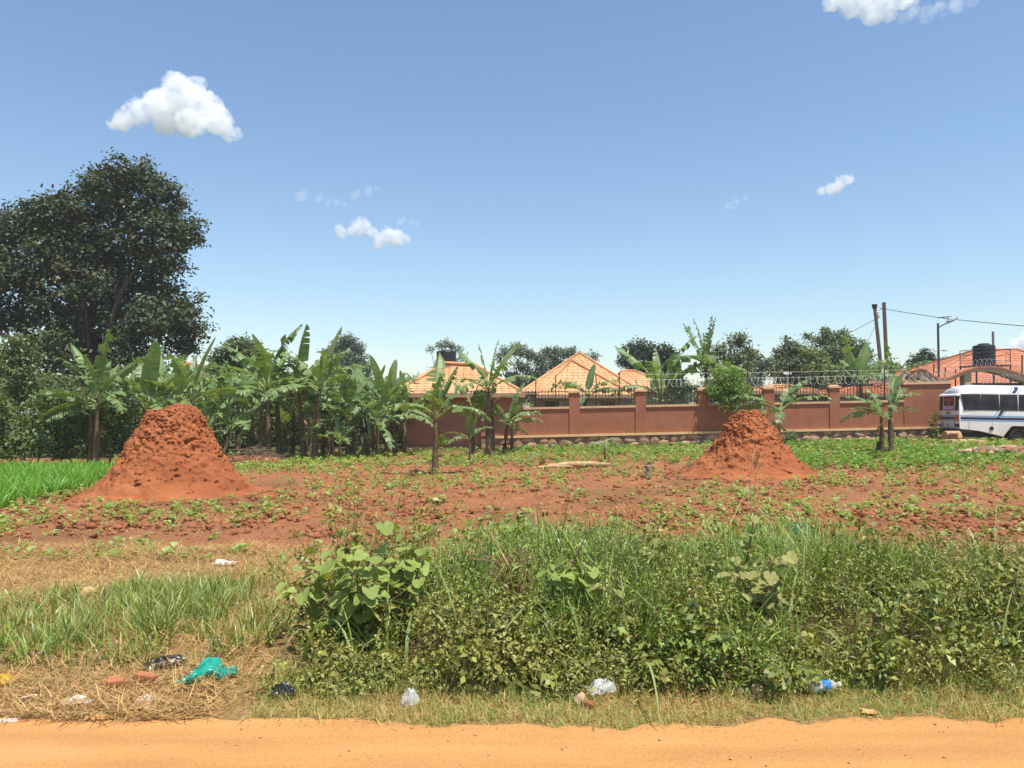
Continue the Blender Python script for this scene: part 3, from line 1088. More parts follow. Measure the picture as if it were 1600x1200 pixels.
tank('black ribbed water tank standing high over the large orange roof', 1522, 1553, 537, 571, 46)
tank('black water tank showing just above the low brown house roof', 682, 713, 547, 568, 44)
st = thing('tank_stand', 'steel stand with side rails under the high black water tank', 'stand')
zt = at(1540, 571, 46).z
xL, xR = at(1512.5, 571, 46).x, at(1567, 571, 46).x
mb = MB()
mb.box(xL, xR, 45.2, 46.9, zt - .09, zt - .005)
mb.build('platform', M['iron'], st)
gz0 = float(hz(25, 46))
for x in (xL + .04, xR - .04):
    for y in (45.25, 46.85):
        mb = MB(); mb.box(x - .035, x + .035, y - .035, y + .035, gz0, zt - .091); mb.build('leg', M['iron'], st)
mb = MB()
for x in (xL + .03, xR - .03):
    for y in (45.25, 46.85):
        mb.tube([(x, y, zt), (x, y, zt + .95)], .022, 6)
    for z in (.3, .6, .93):
        mb.tube([(x, 45.25, zt + z), (x, 46.85, zt + z)], .016, 6)
for z in (.2, .45, .7, .93):
    mb.tube([(xL + .03, 46.85, zt + z), (xR - .03, 46.85, zt + z)], .016, 6)
    mb.tube([(xL + .03, 45.25, zt + z), (xL + .35, 45.25, zt + z)], .016, 6)
    mb.tube([(xR - .35, 45.25, zt + z), (xR - .03, 45.25, zt + z)], .016, 6)
mb.build('guard_rail', M['iron'], st)
ts = thing('brick_tower', 'brick support under the water tank above the low brown house', 'stand')
c = at(697.5, 568, 44)
mb = MB(); mb.box(c.x - .5, c.x + .5, 43.5, 44.5, float(hz(0, 44)), c.z - .003); mb.build('column', M['smooth_brown'], ts)
vp = MB()
p = at(1551.5, 518, 49); q = at(1551.5, 580, 49)
vp.tube([(p.x, 49, 0.1), (p.x, 49, p.z)], .075, 8)
o = vp.build('chimney_pipe', M['pole_wood'])
tag(o, 'grey upright post standing behind the high black tank', 'post')

# ------------------------------------------------------------------ street lamp, poles and wires
sl = thing('street_lamp', 'slim blue grey solar street lamp rising behind the wall end', 'street lamp', (at(1468, 640, 42).x, 42, 0))
pz = at(1467, 505, 42).z
mb = MB(); mb.tube([(0, 0, 0), (0, 0, pz)], [.085, .055], 10); mb.build('post', M['pole_blue'], sl, True)
mb = MB(); mb.tube([(0, 0, pz - .25), (.35, -.05, pz - .05), (.8, -.1, pz + .15), (1.02, -.1, pz + .3)], [.03, .03, .05, .03], 8); mb.build('arm', M['pole_blue'], sl, True)
mb = MB(); mb.hexa([(.45, -.25, pz + .06), (.98, -.25, pz + .22), (.98, .05, pz + .22), (.45, .05, pz + .06), (.45, -.25, pz + .1), (.98, -.25, pz + .27), (.98, .05, pz + .27), (.45, .05, pz + .1)])
mb.build('lamp_head', M['porcelain'], sl)
mb = MB(); mb.tube([(.5, -.1, pz + .08), (.5, -.1, pz + .3)], .02, 6); mb.hexa([(.05, -.3, pz + .28), (.58, -.3, pz + .33), (.58, .1, pz + .33), (.05, .1, pz + .28), (.05, -.3, pz + .31), (.58, -.3, pz + .36), (.58, .1, pz + .36), (.05, .1, pz + .31)])
mb.build('solar_panel', M['glass'], sl)
cz = at(1467, 547, 42).z
mb = MB(); mb.tube([(-.0, 0, cz), (.25, 0, cz)], .025, 6); mb.tube([(.22, 0, cz), (.3, -.05, cz - .02)], .06, 8)
mb.tube([(-.05, 0, cz), (-.2, -.1, cz - .03)], .035, 6); mb.tube([(.3, -.03, cz), (.45, -.1, cz - .05)], .04, 8)
mb.build('camera_bracket', M['porcelain'], sl)

PY = 58
polesA = thing('utility_pole', 'grey wooden utility pole with insulators, leaning beside a taller pole', 'utility pole', gx(1378, PY))
o0 = polesA.location
a, b = at(1380, 605, PY) - o0, at(1366.5, 478, PY) - o0
mb = MB(); d = (b - a); mb.tube([a - d * .55, a, b], [.16, .15, .12], 10); mb.build('post', M['pole_wood'], polesA, True)
mb = MB(); mb.tube([b - Vector((0, 0, .25)), b, b + Vector((0, 0, .12))], [.13, .2, .2], 10); mb.build('pole_cap', M['iron'], polesA)
for px, py in ((1369.5, 488), (1371.5, 493)):
    mb = MB(); c = at(px, py, PY) - o0
    mb.lathe([(.1, -.2), (.16, -.1), (.1, -.05), (.16, 0), (.1, .08), (.12, .15)], 10, c=c); mb.build('insulator', M['porcelain'], polesA)
polesB = thing('utility_pole', 'straight brown wooden utility pole carrying the overhead cable', 'utility pole', gx(1388, PY))
o0 = polesB.location
a, b = at(1387, 605, PY) - o0, at(1381, 472.5, PY) - o0
mb = MB(); d = (b - a); mb.tube([a - d * .55, a, b], [.17, .15, .13], 10); mb.build('post', M['pole_wood'], polesB, True)
mb = MB(); c = at(1381.5, 483, PY) - o0; mb.tube([c + Vector((-.32, 0, .02)), c + Vector((.15, 0, 0))], .04, 6); mb.build('bracket', M['iron'], polesB)


def wire(pts, r, label, name='overhead_cable'):
    mb = MB(); mb.tube(pts, r, 5)
    return tag(mb.build(name, M['cable']), label, 'cable')


wire([at(1383, 483, 58), at(1420, 489, 55), at(1480, 498, 51), at(1540, 504, 47), at(1600, 509.5, 43), at(1680, 514, 38)], .022, 'dark cable running from the straight pole past the street lamp')
wire([at(1365, 500, 58), at(1343, 512, 60), at(1320, 524, 62), at(1290, 536, 64)], .02, 'dark cable from the leaning pole down into the leafy trees')
wire([at(1367, 511, 58), at(1355, 535, 59), at(1340, 560, 60)], .012, 'thin stay wire hanging down from the leaning pole', 'stay_wire')
sg = thing('floodlight', 'small white floodlight panel on a thin post behind the wall', 'floodlight', gx(1231, 40))
o0 = sg.location
p = at(1230, 583, 40) - o0
mb = MB(); mb.box(p.x - .2, p.x + .2, -.06, .03, p.z - .07, p.z + .07); mb.build('panel', M['white'], sg)
mb = MB(); mb.tube([(p.x, .05, 0), (p.x, .05, p.z)], .03, 6); mb.build('post', M['porcelain'], sg)

# ------------------------------------------------------------------ bus
BA = R(-6)
bY = 33.0
bX = at(1498, 640, bY).x
bgz = 0.22
bus = thing('minibus', 'white minibus with navy and blue stripes parked by the wall end', 'bus', (bX, bY, bgz), BA)
bus.rotation_euler = (0, R(1.0), BA)
LB, WB = 6.6, 2.0
low = [(0.02, .66), (.85, .58), (1.78, .36), (2.06, .76), (2.14, .82), (2.72, .82), (2.82, .76), (3.1, .36), (5.0, .36), (5.25, .72), (5.9, .72), (6.1, .42), (6.6, .5), (6.62, 1.3), (0.0, 1.3)]
mb = MB()
mb.prism(low, 0, WB)
# upper body: cross-sections lofted along the length


def sect(x, zs, wi):
    h = []
    base = [(0, 1.3), (.01, 1.45), (.074, 2.0), (.10, 2.22), (.18, 2.38), (.40, 2.50), (.75, 2.56), (1.0, 2.58)]
    for y, z in base:
        h.append((x, wi + y * (1 if y < .3 else 1), 1.3 + (z - 1.3) * zs))
    r = [(x, WB - p[1], p[2]) for p in reversed(h[:-1])]
    return h + r


secs = [sect(0.0, .0001, 0), sect(0.03, .62, 0), sect(.09, .80, .02), sect(.16, .90, .02), sect(.34, .955, .01), sect(.8, 1.0, 0), sect(5.4, 1.0, 0), sect(5.9, .95, .01), sect(6.25, .75, .03), sect(6.5, .3, .04), sect(6.62, .0001, 0)]
k = len(secs[0])
V = [p for s in secs for p in s]
Fs = []
for i in range(len(secs) - 1):
    for j in range(k - 1):
        Fs.append((i * k + j, (i + 1) * k + j, (i + 1) * k + j + 1, i * k + j + 1))
mb.add(V, Fs)
bod = mb.build('body', M['bus_white'], bus, False)


def side_y(z):
    return float(np.interp(z, [0, 1.3, 1.45, 2.22], [0, 0, .01, .10]))


def side_quad(mbx, x0a, x1a, x0b, x1b, z0, z1, out, mi=0, far=False):
    """panel on the near side between heights z0 (x0a..x1a) and z1 (x0b..x1b)"""
    y0, y1 = side_y(z0) - out, side_y(z1) - out
    P_ = [(x0a, y0, z0), (x1a, y0, z0), (x1a, y0 + out + .01, z0), (x0a, y0 + out + .01, z0),
          (x0b, y1, z1), (x1b, y1, z1), (x1b, y1 + out + .01, z1), (x0b, y1 + out + .01, z1)]
    if far:
        P_ = [(p[0], WB - p[1], p[2]) for p in P_]
    mbx.hexa(P_, mi)


for far in (False, True):
    for x0, x1 in ((.18, .86), (.90, 1.6), (1.66, 2.35), (2.42, 3.1), (3.18, 3.9), (3.98, 4.7), (4.8, 5.5)):
        w = MB(); side_quad(w, x0 + .02 - (.04 if x0 > .3 else 0), x1, x0 + (-.1 if x0 < .3 else 0) + .02, x1, 1.50, 2.16, .008, 0, far); wo = w.build('window', M['glass'], bus)
        f = MB()
        side_quad(f, x1 + .001, x1 + .035, x1 + .001, x1 + .035, 1.50, 2.16, .014, 0, far)
        side_quad(f, x0 - .0, x1 + .035, x0 - .0, x1 + .035, 1.465, 1.499, .014, 0, far)
        f.build('window_frame', M['rubber'], wo)
    for z0, z1, m_ in ((1.065, 1.165, 'bus_navy'), (1.19, 1.235, 'bus_blue'), (1.0, 1.045, 'bus_blue')):
        s_ = MB(); side_quad(s_, .05, 6.5, .05, 6.5, z0, z1, .004, 0, far); s_.build('stripe', M[m_], bus)
    for dx, wd, m_ in ((0, .14, 'bus_navy'), (.2, .045, 'bus_blue'), (-.1, .045, 'bus_blue')):
        s_ = MB()
        z0 = 1.166 if m_ == 'bus_navy' else 1.236
        side_quad(s_, 1.50 + dx, 1.50 + dx + wd, 1.68 + dx, 1.68 + dx + wd, z0, 1.46, .005, 0, far)
        s_.build('stripe', M[m_], bus)
    for dx, wd, m_ in ((0, .16, 'bus_navy'), (.22, .05, 'bus_blue'), (-.12, .05, 'bus_blue')):
        s_ = MB()
        pr = [(.10, 2.22), (.18, 2.38), (.40, 2.50)]
        for q in range(2):
            (ya, za), (yb, zb_) = pr[q], pr[q + 1]
            xa0 = 2.16 + dx + (za - 2.22) * .9
            xb0 = 2.16 + dx + (zb_ - 2.22) * .9
            PP = [(xa0, ya - .006, za + .004), (xa0 + wd, ya - .006, za + .004), (xb0 + wd, yb - .004, zb_ + .006), (xb0, yb - .004, zb_ + .006)]
            if far:
                PP = [(p[0], WB - p[1], p[2]) for p in PP]
            s_.add(PP, [(0, 1, 2, 3)])
        s_.build('stripe', M[m_], bus)
    for xs_ in (.38, 1.32, 3.3):
        s_ = MB(); side_quad(s_, xs_, xs_ + .012, xs_, xs_ + .012, .62, .99, .003, 0, far); s_.build('panel_seam', M['rubber'], bus)
mb = MB(); mb.tube([(1.3, -.03, .70), (1.3, .02, .70)], .085, 14); mb.build('fuel_cap', M['rubber'], bus)
# rear
def rear_x(z):
    return float(np.interp(z, [0, 1.3, 2.09, 2.3], [0, 0, .03, .09]))


def rear_panel(mbx, y0, y1, z0, z1, out, mi=0):
    a, b = rear_x(z0) - out, rear_x(z1) - out
    mbx.hexa([(a, y0, z0), (a + out + .02, y0, z0), (a + out + .02, y1, z0), (a, y1, z0), (b, y0, z1), (b + out + .02, y0, z1), (b + out + .02, y1, z1), (b, y1, z1)], mi)


for y0, y1 in ((.10, .42), (.52, 1.48), (1.58, 1.9)):
    w = MB(); rear_panel(w, y0, y1, 1.44, 2.06, .012); wo = w.build('rear_window', M['glass'], bus)
    if y0 == .52:
        s_ = MB(); rear_panel(s_, .54, 1.46, 1.46, 1.66, .018); so = s_.build('sticker', M['sticker_pink'], wo)
        s_ = MB()
        for q in range(5):                       # looping outlined characters, too blurred in the photo to read
            cy = 1.36 - q * .18
            pts = [(-.024 + rear_x(1.56), cy + .055 * math.cos(t_) * (1 if q % 2 else .8), 1.56 + .07 * math.sin(t_)) for t_ in np.linspace(.4 * (q % 3), 6.0, 12)]
            s_.tube(pts, .011, 4)
        s_.build('sticker_outline', M['white'], so)
        s_ = MB()
        for (a0, a1, z0, z1) in ((.62, 1.40, 1.86, 2.0), (.85, 1.2, 1.70, 1.859)):
            rear_panel(s_, a0, a1, z0, z1, .018)
        s_.build('sticker', M['sticker_red'], wo)
mb = MB(); mb.hexa([(-.05, .08, 2.08), (.3, .08, 2.12), (.3, 1.92, 2.12), (-.05, 1.92, 2.08), (-.03, .11, 2.13), (.25, .14, 2.27), (.25, 1.86, 2.27), (-.03, 1.89, 2.13)])
mb.build('rear_hood', M['bus_white'], bus)
for z0, z1, m_ in ((1.065, 1.165, 'bus_navy'), (1.19, 1.235, 'bus_blue'), (1.0, 1.045, 'bus_blue')):
    s_ = MB(); rear_panel(s_, .32, 1.68, z0, z1, .004); s_.build('stripe', M[m_], bus)
for y in (.06, 1.7):
    s_ = MB(); rear_panel(s_, y, y + .24, 1.0, 1.24, .03); s_.build('tail_light', M['lamp_red'], bus)
    s_ = MB(); rear_panel(s_, y, y + .26, .74, .86, .03); s_.build('reverse_light', M['black'], bus)
s_ = MB(); rear_panel(s_, .8, 1.22, 1.28, 1.39, .012); po = s_.build('number_plate', M['plate'], bus)
s_ = MB()
for q in range(6):
    rear_panel(s_, .84 + q * .06, .875 + q * .06, 1.31, 1.36, .016)
s_.build('plate_marks', M['black'], po)
s_ = MB()
for y in (.45, 1.55):
    rear_panel(s_, y, y + .012, .72, 1.0, .004)
rear_panel(s_, .45, 1.562, .712, .72, .004)
s_.build('hatch_seam', M['rubber'], bus)
s_ = MB(); s_.tube([(-.03, 1.0, .78), (-.03, 1.0, .86)], .02, 6); s_.build('hatch_handle', M['black'], bus)
mb = MB(); mb.hexa([(-.10, -.01, .50), (.5, -.01, .50), (.5, 2.01, .50), (-.10, 2.01, .50), (-.10, -.01, .655), (.5, -.01, .62), (.5, 2.01, .62), (-.10, 2.01, .655)])
mb.build('bumper', M['black'], bus)
mb = MB(); mb.box(.3, 6.3, .35, 1.65, .30, .57); mb.build('chassis', M['black'], bus)
for x in (2.43, 5.57):
    for y in (.04, 1.74):
        tw = thing('wheel', '', '', (x, y, .36)); del tw['label']; del tw['category']
        tw.parent = bus
        ty = MB()
        prof = [(.22, 0), (.35, .0), (.385, .04), (.385, .18), (.35, .22), (.22, .22)]
        n_ = 24
        Vv = [(r_ * math.cos(2 * math.pi * j / n_), z_, r_ * math.sin(2 * math.pi * j / n_)) for r_, z_ in prof for j in range(n_)]
        ty.add(Vv, [(i * n_ + j, i * n_ + (j + 1) % n_, ((i + 1) % 6) * n_ + (j + 1) % n_, ((i + 1) % 6) * n_ + j) for i in range(6) for j in range(n_)])
        ty.build('tyre', M['rubber'], tw, True)
        rm = MB(); rm.tube([(0, .05, 0), (0, .17, 0)], .225, 20); rm.tube([(0, .03, 0), (0, .05, 0)], .08, 12); rm.build('rim', M['rim'], tw)

# sawn block and slab under the bus tail
p = gp(1485, 692)
bl_ = thing('wooden_block', 'sawn wooden block with dark bark side under the bus tail', 'block', (at(1486, 640, 32.7).x, 32.7, float(hz(18.6, 32.7)) - .02))
mb = MB(); mb.tube([(-.3, 0, .27), (.3, 0, .27)], [.27, .28], 12); mb.build('log', M['wood'], bl_)
mb = MB()
for q in range(6):
    mb.box(-.28 + q * .07, -.25 + q * .07, -.292, -.262, .08, .46)
mb.build('bark_strip', M['bark'], bl_)
sp = gx(1512, 32.2)
mb = MB(); mb.hexa([(-.9, -.4, -.05), (.75, -.4, -.05), (.6, .5, -.05), (-.9, .5, -.05), (-.85, -.35, .16), (.55, -.32, .15), (.4, .45, .16), (-.85, .45, .17)])
o = mb.build('concrete_slab', M['concrete']); o.location = sp
tag(o, 'yellowish concrete slab on the ground beside the bus', 'slab')
#@@PART3@@
# ------------------------------------------------------------------ trees
def rand_dirs(rg, n):
    d = rg.normal(size=(n, 3))
    return d / np.linalg.norm(d, axis=1, keepdims=True)


def leaf_quads(rg, pos, nrm, ln, wd):
    """diamond leaves at pos with normals roughly nrm"""
    n = len(pos)
    t = np.cross(nrm, rand_dirs(rg, n))
    t /= np.linalg.norm(t, axis=1, keepdims=True) + 1e-9
    s = np.cross(nrm, t)
    L = (ln * rg.uniform(0.6, 1.3, n))[:, None]
    W = (wd * rg.uniform(0.7, 1.3, n))[:, None]
    c = pos
    return np.stack([c - t * L / 2, c + s * W / 2 + t * L * .08 + nrm * W * .15, c + t * L / 2 - nrm * L * .12, c - s * W / 2 + t * L * .08 + nrm * W * .15], 1)


def crown_quads(rg, blobs, ln, wd, dens, clump=2.2, up=0.5, inner=0.5):
    out = []
    for (x, y, z, r) in blobs:
        ncl = max(8, int(dens * r * r / (ln * ln) * 0.95))
        d = rand_dirs(rg, ncl)
        d[:, 2] = np.where(d[:, 2] < -0.3, d[:, 2] * rg.uniform(0.3, 1, ncl), d[:, 2])
        rr = r * (inner + (1.05 - inner) * rg.random(ncl) ** 0.6)
        cc = np.array([x, y, z]) + d * rr[:, None]
        m = 13
        off = rg.normal(size=(ncl, m, 3)) * ln * clump * 0.42
        off[..., 2] *= 0.7
        pos = (cc[:, None, :] + off).reshape(-1, 3)
        nrm = np.repeat(d, m, 0) * 0.6 + rg.normal(size=(ncl * m, 3)) * 0.55 + np.array([0, 0, up])
        nrm /= np.linalg.norm(nrm, axis=1, keepdims=True)
        out.append(leaf_quads(rg, pos, nrm, ln, wd))
    return np.concatenate(out)


def tree(name, label, cat, base, blobs, leafmat, ln, wd, dens, seed, trunk_r=.2, bark='bark', group=None, clump=2.2, up=0.5, inner=0.5, fork=0.45, limb=True):
    rg = np.random.default_rng(seed)
    base = Vector(base)
    t = thing(name, label, cat, base, 0, group)
    B = np.array([(b[0] - base.x, b[1] - base.y, b[2] - base.z, b[3]) for b in blobs])
    quads_obj('crown', crown_quads(rg, B, ln, wd, dens, clump, up, inner), M[leafmat], t)
    mb = MB()
    cen = np.average(B[:, :3], axis=0, weights=B[:, 3])
    zf = max(0.3, cen[2] * fork)
    fk = Vector((cen[0] * .35, cen[1] * .35, zf))
    mb.tube([(0, 0, -.15), (fk.x * .3 + rg.normal() * trunk_r * .4, fk.y * .3, zf * .45), fk], [trunk_r * 1.25, trunk_r, trunk_r * .8], 10)
    if limb:
        order = np.argsort(-B[:, 3])[:14]
        for i in order:
            e = Vector(B[i, :3])
            mid = fk.lerp(e, .5) + Vector((rg.normal() * .1, rg.normal() * .1, .12)) * (e - fk).length
            mb.tube([fk, mid, e, e + (e - mid) * .35], [trunk_r * .45, trunk_r * .24, trunk_r * .1, trunk_r * .03], 6)
    mb.build('trunk', M[bark], t, True)
    return t


def pblobs(lst, Y, seed, dy=0.7):
    """photo discs (px, py, radius px) -> spheres standing round depth Y"""
    rg = np.random.default_rng(seed)
    o = []
    for px, py, r in lst:
        y = Y + rg.uniform(-dy, dy) * r * Y / F
        p = at(px, py, y)
        o.append((p.x, p.y, p.z, r * y / F))
    return o


big = [(190, 272, 26), (225, 282, 30), (150, 292, 28), (172, 300, 34), (250, 300, 26), (205, 318, 42), (130, 325, 38), (75, 332, 32), (95, 350, 46), (40, 352, 36), (12, 368, 36),
       (277, 318, 15), (265, 352, 30), (285, 366, 26), (300, 372, 16), (308, 350, 10), (245, 372, 48), (185, 380, 58), (120, 400, 60), (55, 410, 52), (5, 430, 46), (-45, 400, 60), (-80, 450, 60),
       (255, 412, 34), (225, 436, 44), (160, 450, 56), (90, 470, 56), (25, 490, 42), (-40, 500, 50), (275, 478, 36), (292, 505, 32), (250, 500, 44), (200, 510, 50), (140, 525, 52), (80, 540, 46), (285, 540, 26), (215, 555, 42), (150, 575, 40), (305, 520, 16), (100, 590, 40)]
tree('big_tree', 'huge dark spreading tree towering over the banana plants', 'tree', gx(150, 46), pblobs(big, 46, 3, 1.1), 'leaf_dark', .30, .15, 4.6, 3, .6, up=.65, inner=.35, fork=.35)
# slender tree and shrubs at the edge of the green crop
tree('slender_tree', 'slender leafy tree with bare thin trunk at the edge of the crop', 'tree', gx(36, 28), pblobs([(28, 545, 20), (40, 560, 22), (18, 580, 20), (45, 590, 18), (30, 615, 16), (15, 640, 22)], 28, 8), 'leaf_coffee', .17, .09, 4.5, 9, .05)
for i, (lst, Y, lab) in enumerate([
    ([(60, 655, 26), (80, 625, 20), (66, 685, 26), (40, 690, 24), (85, 690, 24)], 26.5, 'leafy coffee bush beside the slender thin trunked tree'),
    ([(112, 672, 26), (125, 645, 22), (100, 697, 22), (128, 700, 20)], 27, 'leafy coffee bush behind the pair of banana stems by the crop'),
    ([(172, 668, 26), (190, 640, 22), (165, 697, 22), (192, 690, 24)], 27.5, 'leafy coffee bush between the tall mound and the paired banana stems'),
    ([(-6, 690, 28), (8, 655, 26), (-25, 640, 34), (14, 700, 22)], 26, 'dense leafy bush at the very edge of the crop row'),
    ([(15, 610, 30), (-20, 590, 34), (60, 605, 26), (0, 560, 26)], 33, 'shaded tall bush under the huge dark tree'),
    ([(95, 620, 34), (140, 640, 34), (180, 620, 34), (220, 640, 34), (120, 670, 34), (200, 680, 34)], 34, 'dark thicket behind the coffee bushes under the huge tree')]):
    b = pblobs(lst, Y, 20 + i)
    tree('coffee_bush', lab, 'bush', gx(lst[0][0], Y), b, 'leaf_coffee' if i < 4 else 'leaf_mid', .16, .075, 4.5, 30 + i, .035, group=None, fork=.3)
for i, px in enumerate(range(215, 660, 52)):
    Y = 42 + (i % 3) * 1.6
    r3 = np.random.default_rng(900 + i)
    lst = [(px + r3.uniform(-26, 26), r3.uniform(612, 685), r3.uniform(22, 32)) for _ in range(7)]
    tree('thicket_bush', 'dark leafy bush closing the back of the banana grove', 'bush', gx(px, Y), pblobs(lst, Y, 920 + i), 'leaf_mid', .2, .1, 3.2, 940 + i, .04, group='bushes behind the grove', fork=.3)
# background trees
BT = [
    ('leafy_tree', 'mid green tree behind the banana crowns beside the huge tree', 352, 52, [(345, 560, 16), (362, 545, 16), (378, 540, 15), (395, 548, 16), (370, 565, 20), (340, 580, 14), (410, 565, 16), (385, 580, 22), (350, 600, 24), (400, 605, 24)], 'leaf_mid', .22, .11, 4, .2),
    ('eucalyptus_tree', 'tall domed grey green eucalyptus behind the banana grove', 540, 95, [(530, 540, 13), (545, 534, 12), (556, 545, 12), (520, 556, 13), (540, 560, 14), (562, 562, 13), (512, 574, 14), (535, 580, 15), (562, 582, 15), (573, 575, 8), (500, 592, 14), (550, 600, 18), (525, 605, 18)], 'leaf_euc', .34, .15, 4, .35),
    ('eucalyptus_tree', 'thin wispy eucalyptus with bare stems behind the low brown house', 702, 95, [(688, 541, 6), (698, 538, 7), (706, 541, 6), (673, 547, 4), (717, 547, 6), (722, 560, 5), (697, 556, 6), (712, 566, 6), (722, 575, 5), (690, 570, 6)], 'leaf_euc', .3, .13, 3.0, .2),
    ('umbrella_tree', 'flat topped grey green tree between the two pale roofs', 812, 85, [(790, 552, 9), (803, 548, 10), (817, 549, 10), (830, 556, 9), (840, 563, 9), (783, 562, 6), (815, 570, 10), (830, 580, 10), (800, 585, 8), (845, 585, 10), (820, 600, 14)], 'leaf_euc', .32, .15, 3.6, .3),
    ('leafy_tree', 'grey green tree beside the steep pyramid roof', 868, 85, [(855, 553, 9), (868, 550, 9), (882, 553, 10), (895, 550, 8), (850, 570, 12), (868, 570, 14), (845, 590, 13), (880, 585, 14), (860, 600, 16), (905, 560, 8), (925, 560, 8)], 'leaf_euc', .32, .16, 4, .3),
    ('dark_round_tree', 'dense dark round tree behind the smaller pale roof', 1008, 64, [(985, 550, 13), (1000, 545, 12), (1015, 550, 14), (1040, 550, 12), (1028, 556, 14), (980, 566, 13), (998, 570, 16), (1020, 575, 16), (1045, 570, 14), (1005, 595, 18), (1040, 595, 18)], 'leaf_mango', .28, .13, 4.5, .3),
    ('leafy_tree', 'loose dark tree rising behind the overhanging green bush', 1140, 50, [(1146, 535, 11), (1158, 528, 9), (1130, 545, 10), (1165, 545, 9), (1122, 560, 13), (1150, 558, 14), (1175, 555, 7), (1135, 580, 18), (1160, 580, 15), (1110, 580, 14)], 'leaf_mid', .24, .11, 3.2, .2),
    ('leafy_tree', 'small far rounded tree beyond the loose dark tree', 1180, 85, [(1178, 556, 9), (1188, 566, 9), (1172, 570, 9), (1195, 575, 10), (1180, 590, 14), (1202, 568, 8)], 'leaf_euc', .32, .16, 4, .25),
    ('leafy_tree', 'broad grey green tree above the railings with loose twiggy top', 1240, 52, [(1222, 555, 13), (1238, 545, 12), (1255, 550, 14), (1228, 570, 16), (1250, 572, 18), (1215, 580, 14), (1240, 595, 18), (1265, 590, 18), (1232, 535, 7)], 'leaf_mid', .24, .11, 3.6, .25),
    ('leafy_tree', 'bright yellowish green tree over the wall amid darker trees', 1272, 49, [(1265, 552, 11), (1278, 560, 13), (1290, 575, 13), (1270, 578, 13), (1285, 595, 15), (1300, 590, 12)], 'leaf_coffee', .22, .10, 3.8, .2),
    ('leafy_tree', 'tall dark tree with ragged top next to the leaning pole', 1320, 60, [(1282, 535, 10), (1295, 527, 9), (1308, 532, 12), (1322, 535, 12), (1300, 548, 15), (1325, 552, 15), (1345, 545, 12), (1352, 560, 13), (1335, 572, 17), (1310, 572, 17), (1318, 520, 5), (1290, 518, 4), (1262, 527, 5), (1360, 585, 14), (1330, 600, 20)], 'leaf_mid', .26, .12, 3.6, .3),
    ('leafy_tree', 'soft green tree behind the two utility poles', 1395, 66, [(1375, 580, 14), (1395, 578, 12), (1408, 585, 12), (1385, 598, 16), (1415, 600, 12)], 'leaf_coffee', .26, .12, 3.6, .2),
    ('dark_round_tree', 'compact dark tree left of the street lamp above the gate', 1440, 72, [(1432, 563, 9), (1445, 556, 10), (1456, 562, 8), (1425, 572, 9), (1440, 572, 11), (1455, 575, 9), (1440, 590, 14)], 'leaf_mango', .28, .14, 4.2, .25),
    ('leafy_tree', 'tiny far tree top peeping over the large orange roof', 1478, 110, [(1479, 562, 5), (1470, 566, 5), (1484, 566, 4), (1476, 575, 8), (1476, 590, 10)], 'leaf_mango', .34, .17, 4.2, .25),
]
for i, (nm, lab, px, Y, lst, lm, ln, wd, dn, tr) in enumerate(BT):
    tree(nm, lab, 'tree', gx(px, Y), pblobs(lst, Y, 100 + i), lm, ln, wd, dn * 1.7, 200 + i, tr, 'bark_pale' if 'euc' in lm else 'bark', up=.5, inner=.4, clump=1.9)
# far tree line closing the horizon
for i, px in enumerate(range(-60, 1700, 62)):
    Y = 120 + 14 * math.sin(i * 2.1)
    rg = np.random.default_rng(400 + i)
    lst = [(px + rg.uniform(-22, 22), 612 + rg.uniform(-14, 16), rg.uniform(14, 22)) for _ in range(6)]
    tree('far_tree', 'small hazy green tree in the far row along the horizon', 'tree', gx(px, Y), pblobs(lst, Y, 500 + i), 'leaf_euc' if i % 2 else 'leaf_mid', .5, .26, 4, 600 + i, .3, group='far trees along the horizon', limb=False)
# overhanging citrus-like bush on the wall
tree('garden_bush', 'bright green glossy bush spilling over the boundary wall', 'bush', (at(1140, 640, 35.6).x, 35.9, float(hz(9.8, 35.6))), pblobs([(1118, 605, 15), (1135, 598, 17), (1152, 606, 16), (1127, 588, 12), (1147, 588, 12), (1112, 618, 10), (1140, 620, 16), (1160, 620, 11), (1133, 632, 10), (1148, 634, 8), (1165, 608, 8)], 34.8, 61, .5), 'leaf_bright', .15, .06, 4.2, 62, .05, fork=.8)
tree('small_bush', 'little round green bush at the foot of the boundary wall', 'bush', gx(1235, 34.4), pblobs([(1233, 683, 7), (1238, 680, 6), (1230, 688, 6), (1240, 688, 6)], 34.4, 63), 'leaf_mid', .09, .04, 4, 64, .02, fork=.3)
tree('small_bush', 'leafy yellowish bush at the wall corner beside the bus', 'bush', gx(1460, 33.9), pblobs([(1461, 652, 4), (1458, 665, 4), (1462, 676, 5), (1458, 684, 4)], 33.9, 65), 'leaf_coffee', .11, .06, 3, 66, .02, fork=.3)
tree('small_bush', 'yellow green sapling before the low brown house wall', 'bush', gx(690, 34.0), pblobs([(688, 686, 5), (693, 690, 5), (686, 694, 4)], 34.0, 67), 'leaf_bright', .10, .05, 3, 68, .015, fork=.3)

